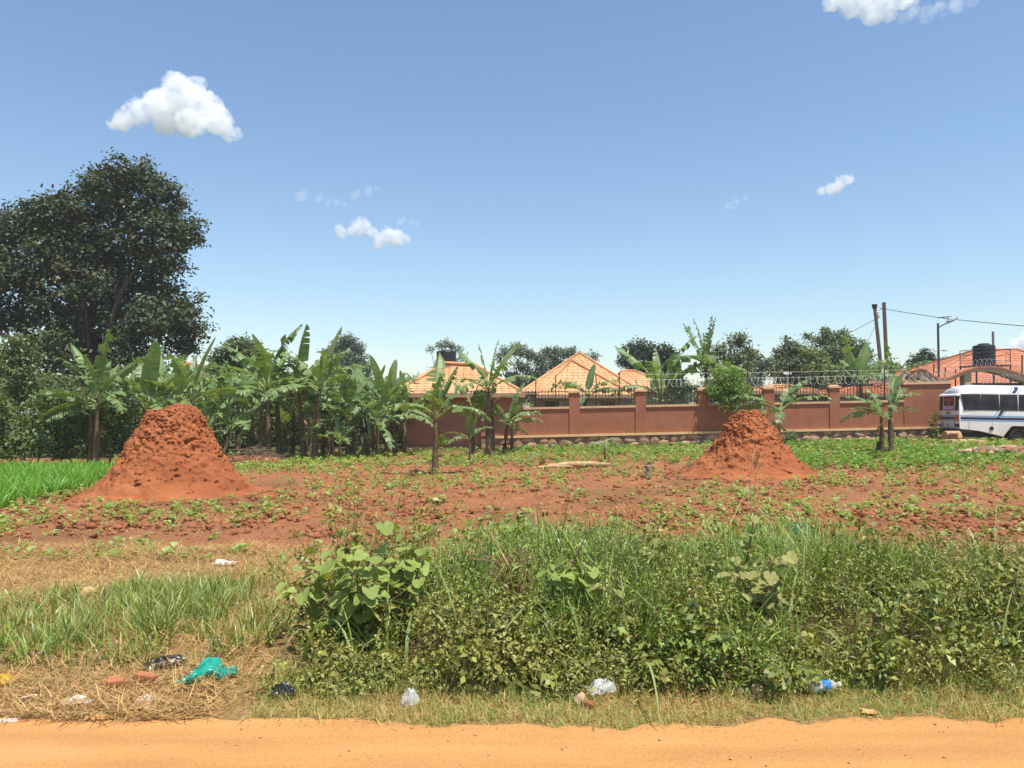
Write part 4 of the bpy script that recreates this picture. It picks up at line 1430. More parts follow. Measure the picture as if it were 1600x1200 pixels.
# ------------------------------------------------------------------ banana plants
def banana_leaf_mesh(e0, e1, seed, torn=0.5, W=0.135, mats=('banana_leaf', 'banana_rib'), droop=0.45):
    rg = np.random.default_rng(seed)
    n = 32
    ss = np.linspace(0, 1, n + 1)
    ang = R(e0) + (R(e1) - R(e0)) * ss ** 1.25
    dx = np.cos(ang) / n
    dz = np.sin(ang) / n
    X = np.concatenate([[0], np.cumsum(dx[:-1])])
    Z = np.concatenate([[0], np.cumsum(dz[:-1])])
    sway = 0.06 * rg.normal() * ss ** 2
    T = np.stack([np.cos(ang), 0 * ang, np.sin(ang)], -1)
    Nn = np.stack([-np.sin(ang), 0 * ang, np.cos(ang)], -1)
    C = np.stack([X, sway, Z], -1)
    t = np.clip((ss - 0.15) / 0.85, 0, 1)
    w = W * np.minimum(1, (t / 0.14 + 1e-6) ** 0.6) * np.sqrt(np.maximum(1 - t ** 3.2, 0))
    mb = MB()
    i0 = 5
    for side in (1, -1):
        piece_phi = R(rg.uniform(-4, 16))
        i = i0
        jit = rg.normal() * .1
        slant = 0.03
        shrinkA = 0.0
        for i in range(i0, n):
            tear = rg.random() < torn * (0.3 + .8 * t[i])
            shrinkB = 0.0
            if tear:
                shrinkB = rg.uniform(.15, .45)
            ph = piece_phi + droop * R(60) * t[i] * .6 + jit
            P0, P1 = C[i], C[i + 1]

            def pt(c, k, ww, fr, ph_, shift):
                lat = np.array([0, side, 0.0])
                dn = -Nn[k] * .45 + np.array([0, 0, -.55])
                a = ph_ * (.4 + .9 * fr)
                return c + (lat * math.cos(a) + dn * math.sin(a)) * ww * fr + T[k] * (slant * fr + shift)
            seg = 1.0 / n
            A = [pt(P0, i, w[i], f_, ph, seg * shrinkA * f_) for f_ in (0.03, .55, 1)]
            B_ = [pt(P1, i + 1, w[i + 1], f_, ph, -seg * shrinkB * f_) for f_ in (0.03, .55, 1)]
            mb.add(A + B_, [(0, 1, 4, 3), (1, 2, 5, 4)] if side > 0 else [(3, 4, 1, 0), (4, 5, 2, 1)], 0)
            if tear:
                shrinkA = rg.uniform(.1, .4)
                jit = rg.normal() * .42
            else:
                shrinkA = 0.0
    # midrib and petiole
    pr = [max(.016 * (1 - .85 * s_), .003) for s_ in ss]
    mb.tube([C[i] - Nn[i] * .006 for i in range(0, n + 1, 2)], [pr[i] for i in range(0, n + 1, 2)], 5, 1)
    return mb.mesh('leaf', [M[mats[0]], M[mats[1]]], False)


LEAF = {'up': [], 'mid': [], 'flat': [], 'low': [], 'dry': [], 'spear': [], 'ragged': []}
for s in range(4):
    LEAF['up'].append(banana_leaf_mesh(82, 62 - 8 * s, 10 + s, .15 + .15 * s))
    LEAF['mid'].append(banana_leaf_mesh(60, 14 - 14 * s, 20 + s, .6 + .15 * s))
    LEAF['flat'].append(banana_leaf_mesh(36, -22 - 9 * s, 30 + s, .65 + .12 * s))
    LEAF['low'].append(banana_leaf_mesh(16, -50 - 6 * s, 40 + s, .55, droop=.7))
    LEAF['dry'].append(banana_leaf_mesh(-35, -88, 50 + s, .8, .05, ('banana_dry', 'banana_dry'), 1.2))
    LEAF['spear'].append(banana_leaf_mesh(88, 80 + 2 * s, 70 + s, .1 + .2 * s, .085))
    LEAF['ragged'].append(banana_leaf_mesh(85, 72 - 3 * s, 80 + s, .95, .105, droop=1.0))


def banana(base, h, L, seed, label, group=None, n=8, lean=(0, 0), dead=2, tops=(), only=None, r=None, rz=None, azs=None):
    rg = np.random.default_rng(seed)
    t = thing('banana_plant', label, 'banana plant', base, 0, group)
    r = r or (0.055 + 0.022 * h)
    lx, ly = lean
    pts = [(lx * k ** 1.4 * h, ly * k ** 1.4 * h, h * k - .08) for k in np.linspace(0, 1, 7)]
    rr = [r * (1.25 - .75 * k) * (1 + .06 * rg.normal()) for k in np.linspace(0, 1, 7)]
    mb = MB(); mb.tube(pts, rr, 9); mb.build('pseudostem', M['banana_stem'], t, True)
    top = Vector(pts[-1])
    az = rg.uniform(0, 6.28) if rz is None else rz
    for i in range(n):
        k = i / max(1, n - 1)
        cls = 'up' if k < .12 else 'mid' if k < .5 else 'flat' if k < .85 else 'low'
        if only:
            cls = only[i % len(only)]
        o = bpy.data.objects.new('leaf', LEAF[cls][rg.integers(4)])
        o.location = top + Vector((0, 0, -.18 * k * h * .5))
        o.rotation_euler = (rg.normal() * .12, rg.normal() * .08, (az + i * 2.4 if azs is None else azs[i % len(azs)]) + rg.normal() * (.25 if azs is None else .1))
        s_ = L * rg.uniform(1.05, 1.4)
        o.scale = (s_, s_ * rg.uniform(.85, 1.2), s_)
        link(o, t)
    for cls, ln, a in tops:
        o = bpy.data.objects.new('leaf', LEAF[cls][rg.integers(4)])
        o.location = top + Vector((0, 0, -.1))
        o.rotation_euler = (0, 0, a)
        o.scale = (ln, ln, ln)
        link(o, t)
    for i in range(dead):
        o = bpy.data.objects.new('dead_leaf', LEAF['dry'][rg.integers(4)])
        k = rg.uniform(.62, .95)
        j = min(6, int(k * 6))
        o.location = Vector(pts[j])
        o.rotation_euler = (0, 0, rg.uniform(0, 6.28))
        s_ = L * rg.uniform(.45, .7)
        o.scale = (s_, s_, s_)
        link(o, t)
    return t


# single plants out on the plot and along the wall
banana(gp(680, 741), 1.72, 1.4, 1, 'banana plant with slim dark stem alone before the low brown house', n=8, only=['flat', 'flat', 'up', 'up', 'mid', 'flat', 'flat', 'mid'], azs=[3.3, 2.9, 1.4, -.3, .2, -.1, .35, 4.6], dead=1, tops=[('up', 1.35, 4.8)], r=.085)
banana(gp(734, 727), .95, .75, 2, 'knee high banana sucker on the plot before the tall dark stemmed cluster', n=6, only=['mid', 'flat', 'up'], dead=1, r=.045)
banana(gx(763, 29.5), 2.75, 1.85, 3, 'tall dark stemmed banana plant with tattered upright leaves at the wall corner', n=7, dead=2, tops=[('ragged', 2.0, .3), ('ragged', 1.75, 2.9)], rz=.2)
banana(gx(769, 30), 2.3, 1.0, 4, 'second dark stem hugging the tall tattered banana at the wall corner', n=4, dead=3)
banana(gx(738, 30.5), 2.0, 1.2, 5, 'slim banana plant with fresh leaves between the lone and the tall one', n=6, dead=2)
banana(gx(788, 30.5), 1.5, 1.2, 6, 'short leafy banana plant leaning towards the railings beside the tall cluster', n=7, dead=2, lean=(.1, 0))
banana(gx(800, 31), 1.2, 1.15, 7, 'low bushy banana plant at the start of the boundary wall', n=7, dead=3)
banana(gx(945, 25.5), .75, .6, 8, 'small wilting banana sucker with hanging leaves by the fallen stem', n=6, only=['low', 'low', 'flat'], dead=1, r=.045)
banana(gx(850, 24.5), .3, .55, 9, 'tiny dark banana sucker at the end of the fallen stem', n=5, only=['flat', 'low'], dead=0, r=.035)
banana(gx(1217, 31.5), 1.65, 1.7, 10, 'banana plant with three wide leaves between pointed mound and wall', n=6, only=['flat', 'mid', 'flat', 'flat', 'low', 'mid'], azs=[3.2, .15, -.1, 2.8, 4.5, .5], dead=1, r=.08)
banana(gx(1192, 32.0), 1.2, 1.1, 11, 'short banana plant half hidden behind the pointed mound', n=6, dead=1)
banana(gp(1378, 713), 1.45, 1.1, 12, 'banana plant with stout stem and drooping leaves before the wall end', n=6, dead=2, only=['flat', 'flat', 'mid', 'flat', 'up', 'flat'], azs=[3.2, 2.9, 3.4, -.1, 1.8, 4.4])
banana(gp(1392, 713), 1.75, 1.05, 13, 'twin banana plant with erect leaves touching the stout stemmed one', n=6, dead=2, only=['up', 'mid', 'up', 'mid', 'flat'], azs=[.3, -.2, 1.2, .6, 4.3])
# in the gardens behind the wall
banana(gx(919, 39.3), 2.6, 1.7, 14, 'banana plant before the pyramid roof behind the railings', n=7, dead=1, only=['mid', 'flat', 'mid', 'flat', 'flat', 'low'], azs=[2.9, 3.3, .2, -.1, .5, 4.4], tops=[('up', 1.7, 1.0)])
banana(gx(1032, 39.2), 2.6, 2.6, 15, 'large banana plant with huge arching leaves behind the wall', n=8, dead=2, only=['mid', 'up', 'mid', 'flat', 'flat', 'up', 'mid'], azs=[.3, .1, 2.6, 3.2, .0, 1.9, -.3, 4.5])
banana(gx(1048, 39.8), 2.0, 1.9, 16, 'bushy banana plant behind the wall crowding the huge leaved one', n=8, dead=3)
banana(gx(1104, 38.8), 4.0, 2.2, 17, 'very tall tattered banana with shredded spires above the wall', n=9, dead=4, only=['ragged', 'flat', 'low', 'ragged', 'flat', 'low'], tops=[('ragged', 2.5, 2.8), ('ragged', 2.2, .1), ('ragged', 1.7, 1.4)], rz=.1)
banana(gx(1345, 41), 3.1, 1.9, 18, 'banana plant with pale erect leaves behind the wall below the poles', n=7, dead=1, only=['up', 'mid', 'mid', 'flat'])
banana(gx(1400, 42), 3.0, 1.9, 19, 'dark feathery banana plant behind the wall beside the poles', n=7, dead=1)

# grove
GL = 'banana plant among the others in the grove beside the low brown house'
GG = 'banana plants of the grove'
banana(gx(152, 26.2), 2.5, 1.9, 20, 'banana plant with broad bright upright leaf next to the tall mound', n=10, dead=2, rz=2.8, tops=[('up', 1.7, 4.6), ('up', 1.6, 1.3)])
banana(gx(143, 26.5), 2.1, 1.3, 21, 'companion banana stem beside the broad leaved plant by the crop', n=5, dead=2)
banana(gx(226, 27.5), 2.3, 1.9, 22, 'banana plant with tall shredded spire behind the mound top', n=9, dead=2, tops=[('ragged', 2.4, 1.2)])
banana(gx(283, 27.8), 2.5, 2.0, 23, 'banana plant with bent reddish stem leaning out behind the mound', n=8, dead=2, lean=(.16, 0), tops=[('spear', 1.9, .3)], rz=.1)
rg = np.random.default_rng(77)
front = [(352, 29, 1.3), (420, 29.5, 2.9), (437, 30.5, 2.9), (476, 30, 2.7), (492, 29.6, 2.7), (505, 31, 1.9), (520, 30.5, 2.1), (543, 30, 1.9), (552, 31, 2.3), (575, 31.5, 2.1), (606, 31, 2.5), (618, 32, 2.2), (632, 33, 2.1), (325, 31, 1.6), (391, 31, 1.9), (458, 32, 2.0), (590, 30.5, 1.6), (530, 29.2, .9)]
ORD = ['first', 'second', 'third', 'fourth', 'fifth', 'sixth', 'seventh', 'eighth', 'ninth', 'tenth', 'eleventh', 'twelfth', 'thirteenth', 'fourteenth', 'fifteenth', 'sixteenth', 'seventeenth', 'eighteenth', 'nineteenth', 'twentieth']
RANK = {px: k for k, px in enumerate(sorted([f_[0] for f_ in front], reverse=True))}
for i, (px, Y, h) in enumerate(front):
    GL = ('short young' if h < 1.7 else 'tall' if h > 2.6 else 'medium') + ' banana plant, ' + ORD[RANK[px]] + ' stem of the grove counting from the low brown house'
    h = h * (.85 if px > 500 else 1.04)
    banana(gx(px, Y), h * rg.uniform(.95, 1.05), (1.35 + .25 * h) * (.88 if px > 500 else 1.0) * rg.uniform(.9, 1.05), 300 + i, GL, GG, n=8 if h > 1.5 else 6, dead=3, lean=(rg.normal() * .05 + (.1 if px == 492 else 0), 0),
           tops=[('ragged' if i % 3 == 0 else 'spear', (rg.uniform(1.1, 1.5) if px < 500 else 1.0) if h > 1.5 else .8, rg.uniform(0, 6.28))] if i % 2 == 0 else ())
for i, px in enumerate([232, 262, 300, 335, 372, 408, 446, 485, 515, 548, 582, 612, 640, 200, 170, 660]):
    Y = 35.5 + 3 * ((i * 7) % 5) / 5
    hb_ = rg.uniform(2.2, 2.9) * (.8 if px > 490 else 1)
    banana(gx(px, Y + (8 if px > 630 else 0)), hb_, rg.uniform(1.6, 1.9), 340 + i, 'banana plant in the shaded back of the grove', 'banana plants at the back of the grove', n=10, dead=2)
# dracaena in the grove
dr = thing('dracaena_plant', 'spiky dark leaved dracaena on a thin trunk in the banana grove', 'plant', gx(567, 29.4))
mb = MB(); mb.tube([(0, 0, -.1), (.03, 0, .7), (0, 0, 1.5)], [.07, .055, .045], 8); mb.build('trunk', M['bark'], dr, True)
Q = []
rg = np.random.default_rng(3)
for cz_ in (1.0, 1.25, 1.5, 1.7):
    for i in range(46):
        a, e = rg.uniform(0, 6.28), rg.uniform(-.7, 1.2)
        d = np.array([math.cos(a) * math.cos(e), math.sin(a) * math.cos(e), math.sin(e)])
        s_ = np.array([-math.sin(a), math.cos(a), 0]) * .022
        b0 = np.array([0, 0, cz_])
        L_ = rg.uniform(.35, .6)
        Q += [[b0 - s_ * .5, b0 + s_ * .5, b0 + d * L_ * .55 + s_, b0 + d * L_ * .55 - s_], [b0 + d * L_ * .55 - s_, b0 + d * L_ * .55 + s_, b0 + d * L_ + s_ * .1 + (0, 0, -.12), b0 + d * L_ - s_ * .1 + (0, 0, -.12)]]
quads_obj('foliage', np.array(Q), M['leaf_mango'], dr)

# ------------------------------------------------------------------ grasses, crops, weeds
def blades(rg, base, L, W, az, lean, curl, k=4):
    """strips: base (n,3); arching in direction az; lean start angle from vertical, curl added along blade"""
    n = len(base)
    d = np.stack([np.cos(az), np.sin(az), 0 * az], -1)
    s = np.stack([-np.sin(az), np.cos(az), 0 * az], -1)
    tw = rg.uniform(-.9, .9, n)[:, None]
    s = s * np.cos(tw) + d * np.sin(tw)
    p = base.copy()
    Pts = []
    for i in range(k):
        f = i / (k - 1)
        wv = (W * (1 - f ** 2 * .92))[:, None] * .5
        Pts += [p - s * wv, p + s * wv]
        th = lean + curl * f
        p = p + (d * np.sin(th)[:, None] + np.array([0, 0, 1]) * np.cos(th)[:, None]) * (L / (k - 1))[:, None]
    V = np.stack(Pts, 1)                      # n, 2k, 3
    f = []
    for i in range(k - 1):
        f.append([2 * i, 2 * i + 1, 2 * i + 3, 2 * i + 2])
    Fq = (np.array(f)[None] + (np.arange(n) * 2 * k)[:, None, None]).reshape(-1, 4)
    return V.reshape(-1, 3), Fq


def gh(x, y):
    """surface height incl. verge bank"""
    P_ = np.stack([x, y, 0 * x], -1)
    bank_ = sstep((y - 4.35) / 0.5) * (1 - sstep((y - 9) / 2))
    return hz(x, y) + bank_ * (0.05 + 0.04 * fbm(P_, 1.3, 3, 40))


def tufted(rg, cx, cy, per, rad):
    n = len(cx)
    m = rg.poisson(per, n) + 3
    ids = np.repeat(np.arange(n), m)
    a = rg.uniform(0, 6.283, len(ids))
    q = rad[ids] * np.sqrt(rg.random(len(ids)))
    x, y = cx[ids] + q * np.cos(a), cy[ids] + q * np.sin(a)
    return ids, x, y, a


rg = np.random.default_rng(21)
# density of rank growth: 1 in the rank weeds, low at the straw-covered end
def rank(x):
    return sstep((x + 1.85 + 0.2 * np.sin(x * 5)) / 0.6)


# tall grass
nt_ = 5200
cx = rg.uniform(-8.5, 9, nt_)
cy = 4.95 + (8.9 - 4.95) * rg.random(nt_) ** .9
rk = rank(cx)
dn = smap(cx, cy, .9, 55)
leftclump = np.exp(-((cx + 3.05) / .75) ** 2 - ((cy - 6.1) / 1.0) ** 2) + .8 * np.exp(-((cx + 5.2) / .9) ** 2 - ((cy - 5.9) / .8) ** 2)
pr = np.where(rk > .5, .52 + 1.4 * dn, .05 + 1.5 * leftclump)
pr = pr * (1 - .92 * sstep((cy - weed_back(cx) + .1 - .3 * np.sin(cx * 1.7)) / .5)) * np.where((cy < 5.5) & (rk > .5), .9, 1)
keep = rg.random(nt_) < pr
cx, cy = cx[keep], cy[keep]
ids, x, y, a = tufted(rg, cx, cy, 25, rg.uniform(.05, .16, len(cx)))
rkx = rank(cx)[ids]
hgt = (.26 + .34 * rkx * (1 - .35 * sstep((y - 6.8) / 1.5))) * rg.uniform(.7, 1.25, len(cx))[ids] * rg.uniform(.5, 1.15, len(ids))
hgt *= (1 + .18 * np.sin(cx[ids] * 2.3 + 1)) * (1 - .35 * sstep((cx[ids] - 2.8) / 1.5))
V, Fq = blades(rg, np.stack([x, y, gh(x, y) - .02], -1), hgt, (rg.gamma(3, .003, len(ids)) + .003) * (.65 + .35 * rkx), a + rg.normal(0, .8, len(ids)), np.abs(rg.normal(.25, .25, len(ids))), np.abs(rg.normal(1.1, .6, len(ids))), 5)
o = obj_np('tall_grass', V, Fq, M['grass'])
tag(o, 'rank green grass growing through the weeds along the road verge', 'grass', kind='stuff')

nb_ = 620
x = rg.uniform(-1.6, 8.5, nb_)
y = rg.uniform(4.75, 7.6, nb_)
V, Fq = blades(rg, np.stack([x, y, gh(x, y)], -1), rg.uniform(.45, .85, nb_), rg.uniform(.014, .026, nb_), rg.uniform(0, 6.283, nb_), np.abs(rg.normal(.3, .25, nb_)), np.abs(rg.normal(1.5, .5, nb_)), 7)
o = obj_np('reed_blades', V, Fq, M['reed'])
tag(o, 'long broad pale grass blades arching out of the verge weeds', 'grass', kind='stuff')

# small-leaved weeds: stems with many little leaves
nw = 3300
cx = rg.uniform(-2.3, 9, nw)
cy = 4.62 + 2.6 * rg.random(nw) ** 1.4
hol = smap(cx, cy, 1.3, 91)
wpatch = smap(cx, cy, .75, 131)
keep = (cy < weed_back(cx) - .2) & (rg.random(nw) < rank(cx) * (1 - .8 * sstep((cy - 5.9) / 1)) * (.42 + .9 * sstep((wpatch + .2) / .35))) & (hol > -.75)
cx, cy = cx[keep], cy[keep]
hw = (.24 + .38 * sstep((cy - 4.62) / .5)) * rg.uniform(.55, 1.3, len(cx)) * (1 + .75 * smap(cx, cy, .9, 17))
hw = hw * (1 - .45 * sstep((cx - 2.8) / 1.5) * sstep((cy - 5.2) / .8))
for sx_, sy_, rr_ in ((-1.07, 5.35, .5), (-1.4, 5.6, .3), (-.75, 5.7, .35), (.32, 5.65, .4), (1.71, 5.4, .34), (.73, 5.3, .3), (1.95, 6.4, .25)):
    near_ = np.exp(-((cx - sx_) / rr_) ** 2) * (cy < sy_ + .25)
    hw = hw * (1 - .55 * near_)
mleaf = 64
f = rg.random((len(cx), mleaf)) ** .62
aa = rg.uniform(0, 6.283, (len(cx), mleaf))
lx, ly = rg.normal(0, .16, len(cx)), rg.normal(-.04, .14, len(cx))
spread = (.035 + .075 * (1 - f) + .02) * rg.uniform(.3, 1.6, f.shape)
X = cx[:, None] + lx[:, None] * f * hw[:, None] * 2 + np.cos(aa) * spread
Yp = cy[:, None] + ly[:, None] * f * hw[:, None] * 2 + np.sin(aa) * spread
Zp = gh(cx, cy)[:, None] + f * hw[:, None]
pos = np.stack([X, Yp, Zp], -1).reshape(-1, 3)
nrm = np.stack([np.cos(aa), np.sin(aa), 1.1 + 0 * aa], -1).reshape(-1, 3) + rg.normal(0, .5, (pos.shape[0], 3))
nrm /= np.linalg.norm(nrm, axis=1, keepdims=True)
big_ = np.repeat(rg.random(len(cx)) < .12, mleaf)
Q = leaf_quads(rg, pos, nrm, np.where(big_, .062, .034) * np.repeat(rg.uniform(.75, 1.3, len(cx)), mleaf), np.where(big_, .027, .012) * np.repeat(rg.uniform(.8, 1.3, len(cx)), mleaf))
o = quads_obj('weed_undergrowth', Q, M['weed'])
tag(o, 'dense small leaved olive weeds crowding the road verge', 'weeds', kind='stuff')
mb = MB()
bx = np.stack([cx, cy, gh(cx, cy)], -1)
ex = np.stack([cx + lx * hw * 2, cy + ly * hw * 2, gh(cx, cy) + hw], -1)
V, Fq = [], []
for q in range(4):
    th = q * math.pi / 2
    off = np.array([math.cos(th), math.sin(th), 0])
    V.append(np.stack([bx + off * .004, ex + off * .0015], 1))
V = np.stack(V, 1)                 # n,4,2,3
ff = [[2 * q, 2 * ((q + 1) % 4), 2 * ((q + 1) % 4) + 1, 2 * q + 1] for q in range(4)]
Fq = (np.array(ff)[None] + (np.arange(len(cx)) * 8)[:, None, None]).reshape(-1, 4)
o = obj_np('weed_stems', V.reshape(-1, 3), Fq, M['weed_stem'])
tag(o, 'thin brown stems inside the verge weeds', 'weeds', kind='stuff')

# short verge grass along the road edge
n = 52000
x = rg.uniform(-7.5, 8, n)
y = verge_edge(x) + .01 + .07 * smap(x, 0 * x, 2.2, 18) + .13 * np.abs(rg.normal(0, 1, n)) * (rg.random(n) < .35) * -.5 + .6 * rg.random(n) ** 1.1
keep = rg.random(n) < np.where(rank(x) > .3, 1, .07 + .5 * (smap(x, y, 2.0, 5) > .35))
x, y = x[keep], y[keep]
n = len(x)
V, Fq = blades(rg, np.stack([x, y, gh(x, y) - .005], -1), rg.uniform(.03, .09, n) * (1 + 1.1 * sstep((y - 4.4) / .4)), rg.uniform(.003, .007, n), rg.uniform(0, 6.283, n), np.abs(rg.normal(.7, .45, n)), rg.normal(.6, .5, n), 4)
o = obj_np('verge_grass', V, Fq, M['verge_grass'])
tag(o, 'short dry grass fringe along the edge of the dirt road', 'grass', kind='stuff')

# straw litter
n = 150000
x = np.where(rg.random(n) < .75, rg.uniform(-7.5, -1.2, n), rg.uniform(-1.2, 8, n))
y = 4.2 + 5.0 * rg.random(n)
lw = np.where(x < -1.7, 1.0, .08) * np.where((y > 8.6) & (x > -1.5), .5, 1)
low_ = np.where(y < 4.75, 1.0, .55 + .6 * smap(x, y, .8, 66))
keep = (rg.random(n) < lw * low_) & (y > verge_edge(x) - .04)
x, y = x[keep], y[keep]
n = len(x)
V, Fq = blades(rg, np.stack([x, y, gh(x, y) + rg.uniform(.008, .06, n)], -1), rg.uniform(.05, .2, n), rg.uniform(.003, .007, n), rg.uniform(0, 6.283, n), rg.normal(1.35, .2, n), rg.normal(.15, .35, n), 4)
o = obj_np('straw_litter', V, Fq, M['straw'])
tag(o, 'golden dry straw lying on the verge', 'straw', kind='stuff')

# bright crop of young maize beside the tall mound
n = 5200
y = rg.uniform(12.2, 25.5, n)
x = rg.uniform(-19, -4.5, n)
pxx = 800 + F * x / y
edge_px = np.interp(y, [12, 13.5, 15.5, 18, 22, 25.5], [-60, 25, 95, 150, 170, 182])
keep = (pxx < edge_px + 14 * rg.normal(size=n)) & ~inside_mounds(x, y)
x, y = x[keep], y[keep]
ids, bx_, by_, a = tufted(rg, x, y, 6, np.full(len(x), .03))
sc = rg.uniform(.7, 1.25, len(x))[ids]
V, Fq = blades(rg, np.stack([bx_, by_, hz(bx_, by_)], -1), .42 * sc * rg.uniform(.7, 1.1, len(ids)), .026 * sc, a, np.abs(rg.normal(.3, .15, len(ids))), np.abs(rg.normal(1.0, .35, len(ids))), 5)
o = obj_np('maize_crop', V, Fq, M['maize'])
tag(o, 'bright green young cereal crop behind the tall mound', 'crop', kind='stuff')
n = 900
x = rg.uniform(-15, 15, n); y = rg.uniform(24, 33, n)
keep = (rg.random(n) < .5)
x, y = x[keep], y[keep]
ids, bx_, by_, a = tufted(rg, x, y, 7, np.full(len(x), .06))
V, Fq = blades(rg, np.stack([bx_, by_, hz(bx_, by_)], -1), rg.uniform(.12, .3, len(ids)), rg.uniform(.012, .02, len(ids)), a, np.abs(rg.normal(.3, .2, len(ids))), np.abs(rg.normal(.8, .4, len(ids))), 4)
o = obj_np('field_grass', V, Fq, M['maize'])
tag(o, 'scattered grass tufts at the back of the plot', 'grass', kind='stuff')

# bean seedlings
def bean_template(seed):
    r_ = np.random.default_rng(seed)
    V, Fs = [], []
    for k in range(r_.integers(5, 9)):
        a = r_.uniform(0, 6.28)
        el = r_.uniform(.2, .9)
        d = np.array([math.cos(a), math.sin(a), 0])
        s = np.array([-math.sin(a), math.cos(a), 0])
        b = np.array([0, 0, r_.uniform(.03, .11)]) + d * r_.uniform(.01, .05)
        L = r_.uniform(.05, .085)
        w = L * .42
        u = d * math.cos(el) + np.array([0, 0, math.sin(el)])
        up_ = np.array([0, 0, .012])
        i = len(V)
        V += [b, b + u * L * .35 + s * w + up_, b + u * L * .75 + s * w * .6, b + d * L * .95 + (0, 0, math.sin(el) * L * .6), b + u * L * .75 - s * w * .6, b + u * L * .35 - s * w + up_, b + u * L * .5 - up_ * .5]
        Fs += [(i, i + 1, i + 6), (i + 1, i + 2, i + 6), (i + 2, i + 3, i + 6), (i + 3, i + 4, i + 6), (i + 4, i + 5, i + 6), (i + 5, i, i + 6)]
    # stem
    for q in range(3):
        th = q * 2.1
        V += [np.array([.003 * math.cos(th), .003 * math.sin(th), -.03]), np.array([.002 * math.cos(th), .002 * math.sin(th), .11])]
    i = len(V) - 6
    Fs += [(i, i + 2, i + 3), (i, i + 3, i + 1), (i + 2, i + 4, i + 5), (i + 2, i + 5, i + 3), (i + 4, i, i + 1), (i + 4, i + 1, i + 5)]
    return np.array(V), np.array(Fs)


TPL = [bean_template(s) for s in range(8)]
BM = []
for v, f in TPL:
    me = mesh_np('bean_seedling', v, f)
    me.materials.append(M['bean'])
    BM.append(me)
n = 9500
y = 7.0 + (34.0 - 7.0) * rg.random(n) ** 1.15
x = (rg.random(n) * 2 - 1) * (y * .78 + 1)
y = np.round((y + .12 * x) / .42) * .42 - .12 * x + rg.normal(0, .07, n)
dens = .36 + .9 * smap(x, y, .4, 12) + .6 * sstep((y - 19) / 8)
right = sstep((x - 4) / 3) * sstep((y - 17) / 4)
pxx = 800 + F * x / y
crop = pxx < np.interp(y, [12, 13.5, 15.5, 18, 22, 25.5], [-60, 25, 95, 150, 170, 182])
bare = np.exp(-((pxx - 1480) / 170) ** 2) * sstep((13.5 - y) / 3)          # freshly dug strip
keep = (rg.random(n) < np.clip(dens + .5 * right - .8 * bare, .04, 1)) & ~inside_mounds(x, y) & ~crop & (y > field_front(x) + .3) & (y < 34.0)
x, y = x[keep], y[keep]
sc = rg.uniform(.75, 1.4, len(x)) * (1 + .25 * sstep((y - 20) / 6))
order = np.argsort(y / sc)
vis = [i for i in order if abs(x[i] / y[i]) < .66 and y[i] > 7.3]
near = vis[:300]
for i in near:
    o = bpy.data.objects.new('bean_seedling', BM[rg.integers(8)])
    o.location = (x[i], y[i], float(hz(x[i], y[i])) - .005)
    o.rotation_euler = (0, 0, rg.uniform(0, 6.28))
    o.scale = (sc[i],) * 3
    link(o)
    tag(o, 'small pale green bean seedling growing in the red soil', 'seedling', 'bean seedlings on the red plot')
rest = np.setdiff1d(np.arange(len(x)), near)


def merge_templates(name, xi, yi, si, mat, label, cat):
    V, Fq, b = [], [], 0
    for a, c, s_ in zip(xi, yi, si):
        v, f = TPL[rg.integers(8)]
        th = rg.uniform(0, 6.28)
        ct, stt = math.cos(th) * s_, math.sin(th) * s_
        V.append(np.stack([v[:, 0] * ct - v[:, 1] * stt + a, v[:, 0] * stt + v[:, 1] * ct + c, v[:, 2] * s_ + float(hz(a, c))], -1))
        Fq.append(f + b)
        b += len(v)
    o = obj_np(name, np.concatenate(V), np.concatenate(Fq), mat)
    return tag(o, label, cat, kind='stuff')


merge_templates('bean_crop', x[rest], y[rest], sc[rest], M['bean'], 'pale green bean plants sprinkled over the farther red soil', 'crop')
# dry crop residue on the soil
n = 16000
yq = 7.4 + 26 * rg.random(n) ** 1.6
xq = (rg.random(n) * 2 - 1) * (yq * .78 + 1)
kq = ~inside_mounds(xq, yq) & (rg.random(n) < .45 + smap(xq, yq, .6, 150))
xq, yq = xq[kq], yq[kq]
nq = len(xq)
Vq, Fqq = blades(rg, np.stack([xq, yq, hz(xq, yq) + rg.uniform(.02, .06, nq)], -1), rg.uniform(.05, .16, nq), rg.uniform(.005, .011, nq), rg.uniform(0, 6.283, nq), rg.normal(1.3, .3, nq), rg.normal(.2, .4, nq), 3)
tag(obj_np('crop_residue', Vq, Fqq, M['straw']), 'bits of dry stalk strewn over the ploughed red soil', 'straw', kind='stuff')
# lush low ground cover towards the wall
n = 5200
y = rg.uniform(18.5, 34.2, n)
x = rg.uniform(-4, 27, n)
pxx = 800 + F * x / y
lush = sstep((pxx - 1180) / 90) * sstep((y - 19.5) / 3) * np.where((pxx > 1415) & (y > 29.3), .12, 1) * np.where(y > 33, .4, 1) + .55 * np.exp(-((pxx - 950) / 120) ** 2) * sstep((y - 27) / 2) + .35 * sstep((y - 31.5) / 1.5)
keep = (rg.random(n) < lush * (.75 + .6 * smap(x, y, .5, 44))) & ~inside_mounds(x, y) & (y < 33.9 + .03 * x)
x, y = x[keep], y[keep]
merge_templates('ground_cover', x, y, rg.uniform(1.1, 2.2, len(x)), M['bean_green'], 'lush green leafy ground cover between the plot and the wall', 'ground cover')

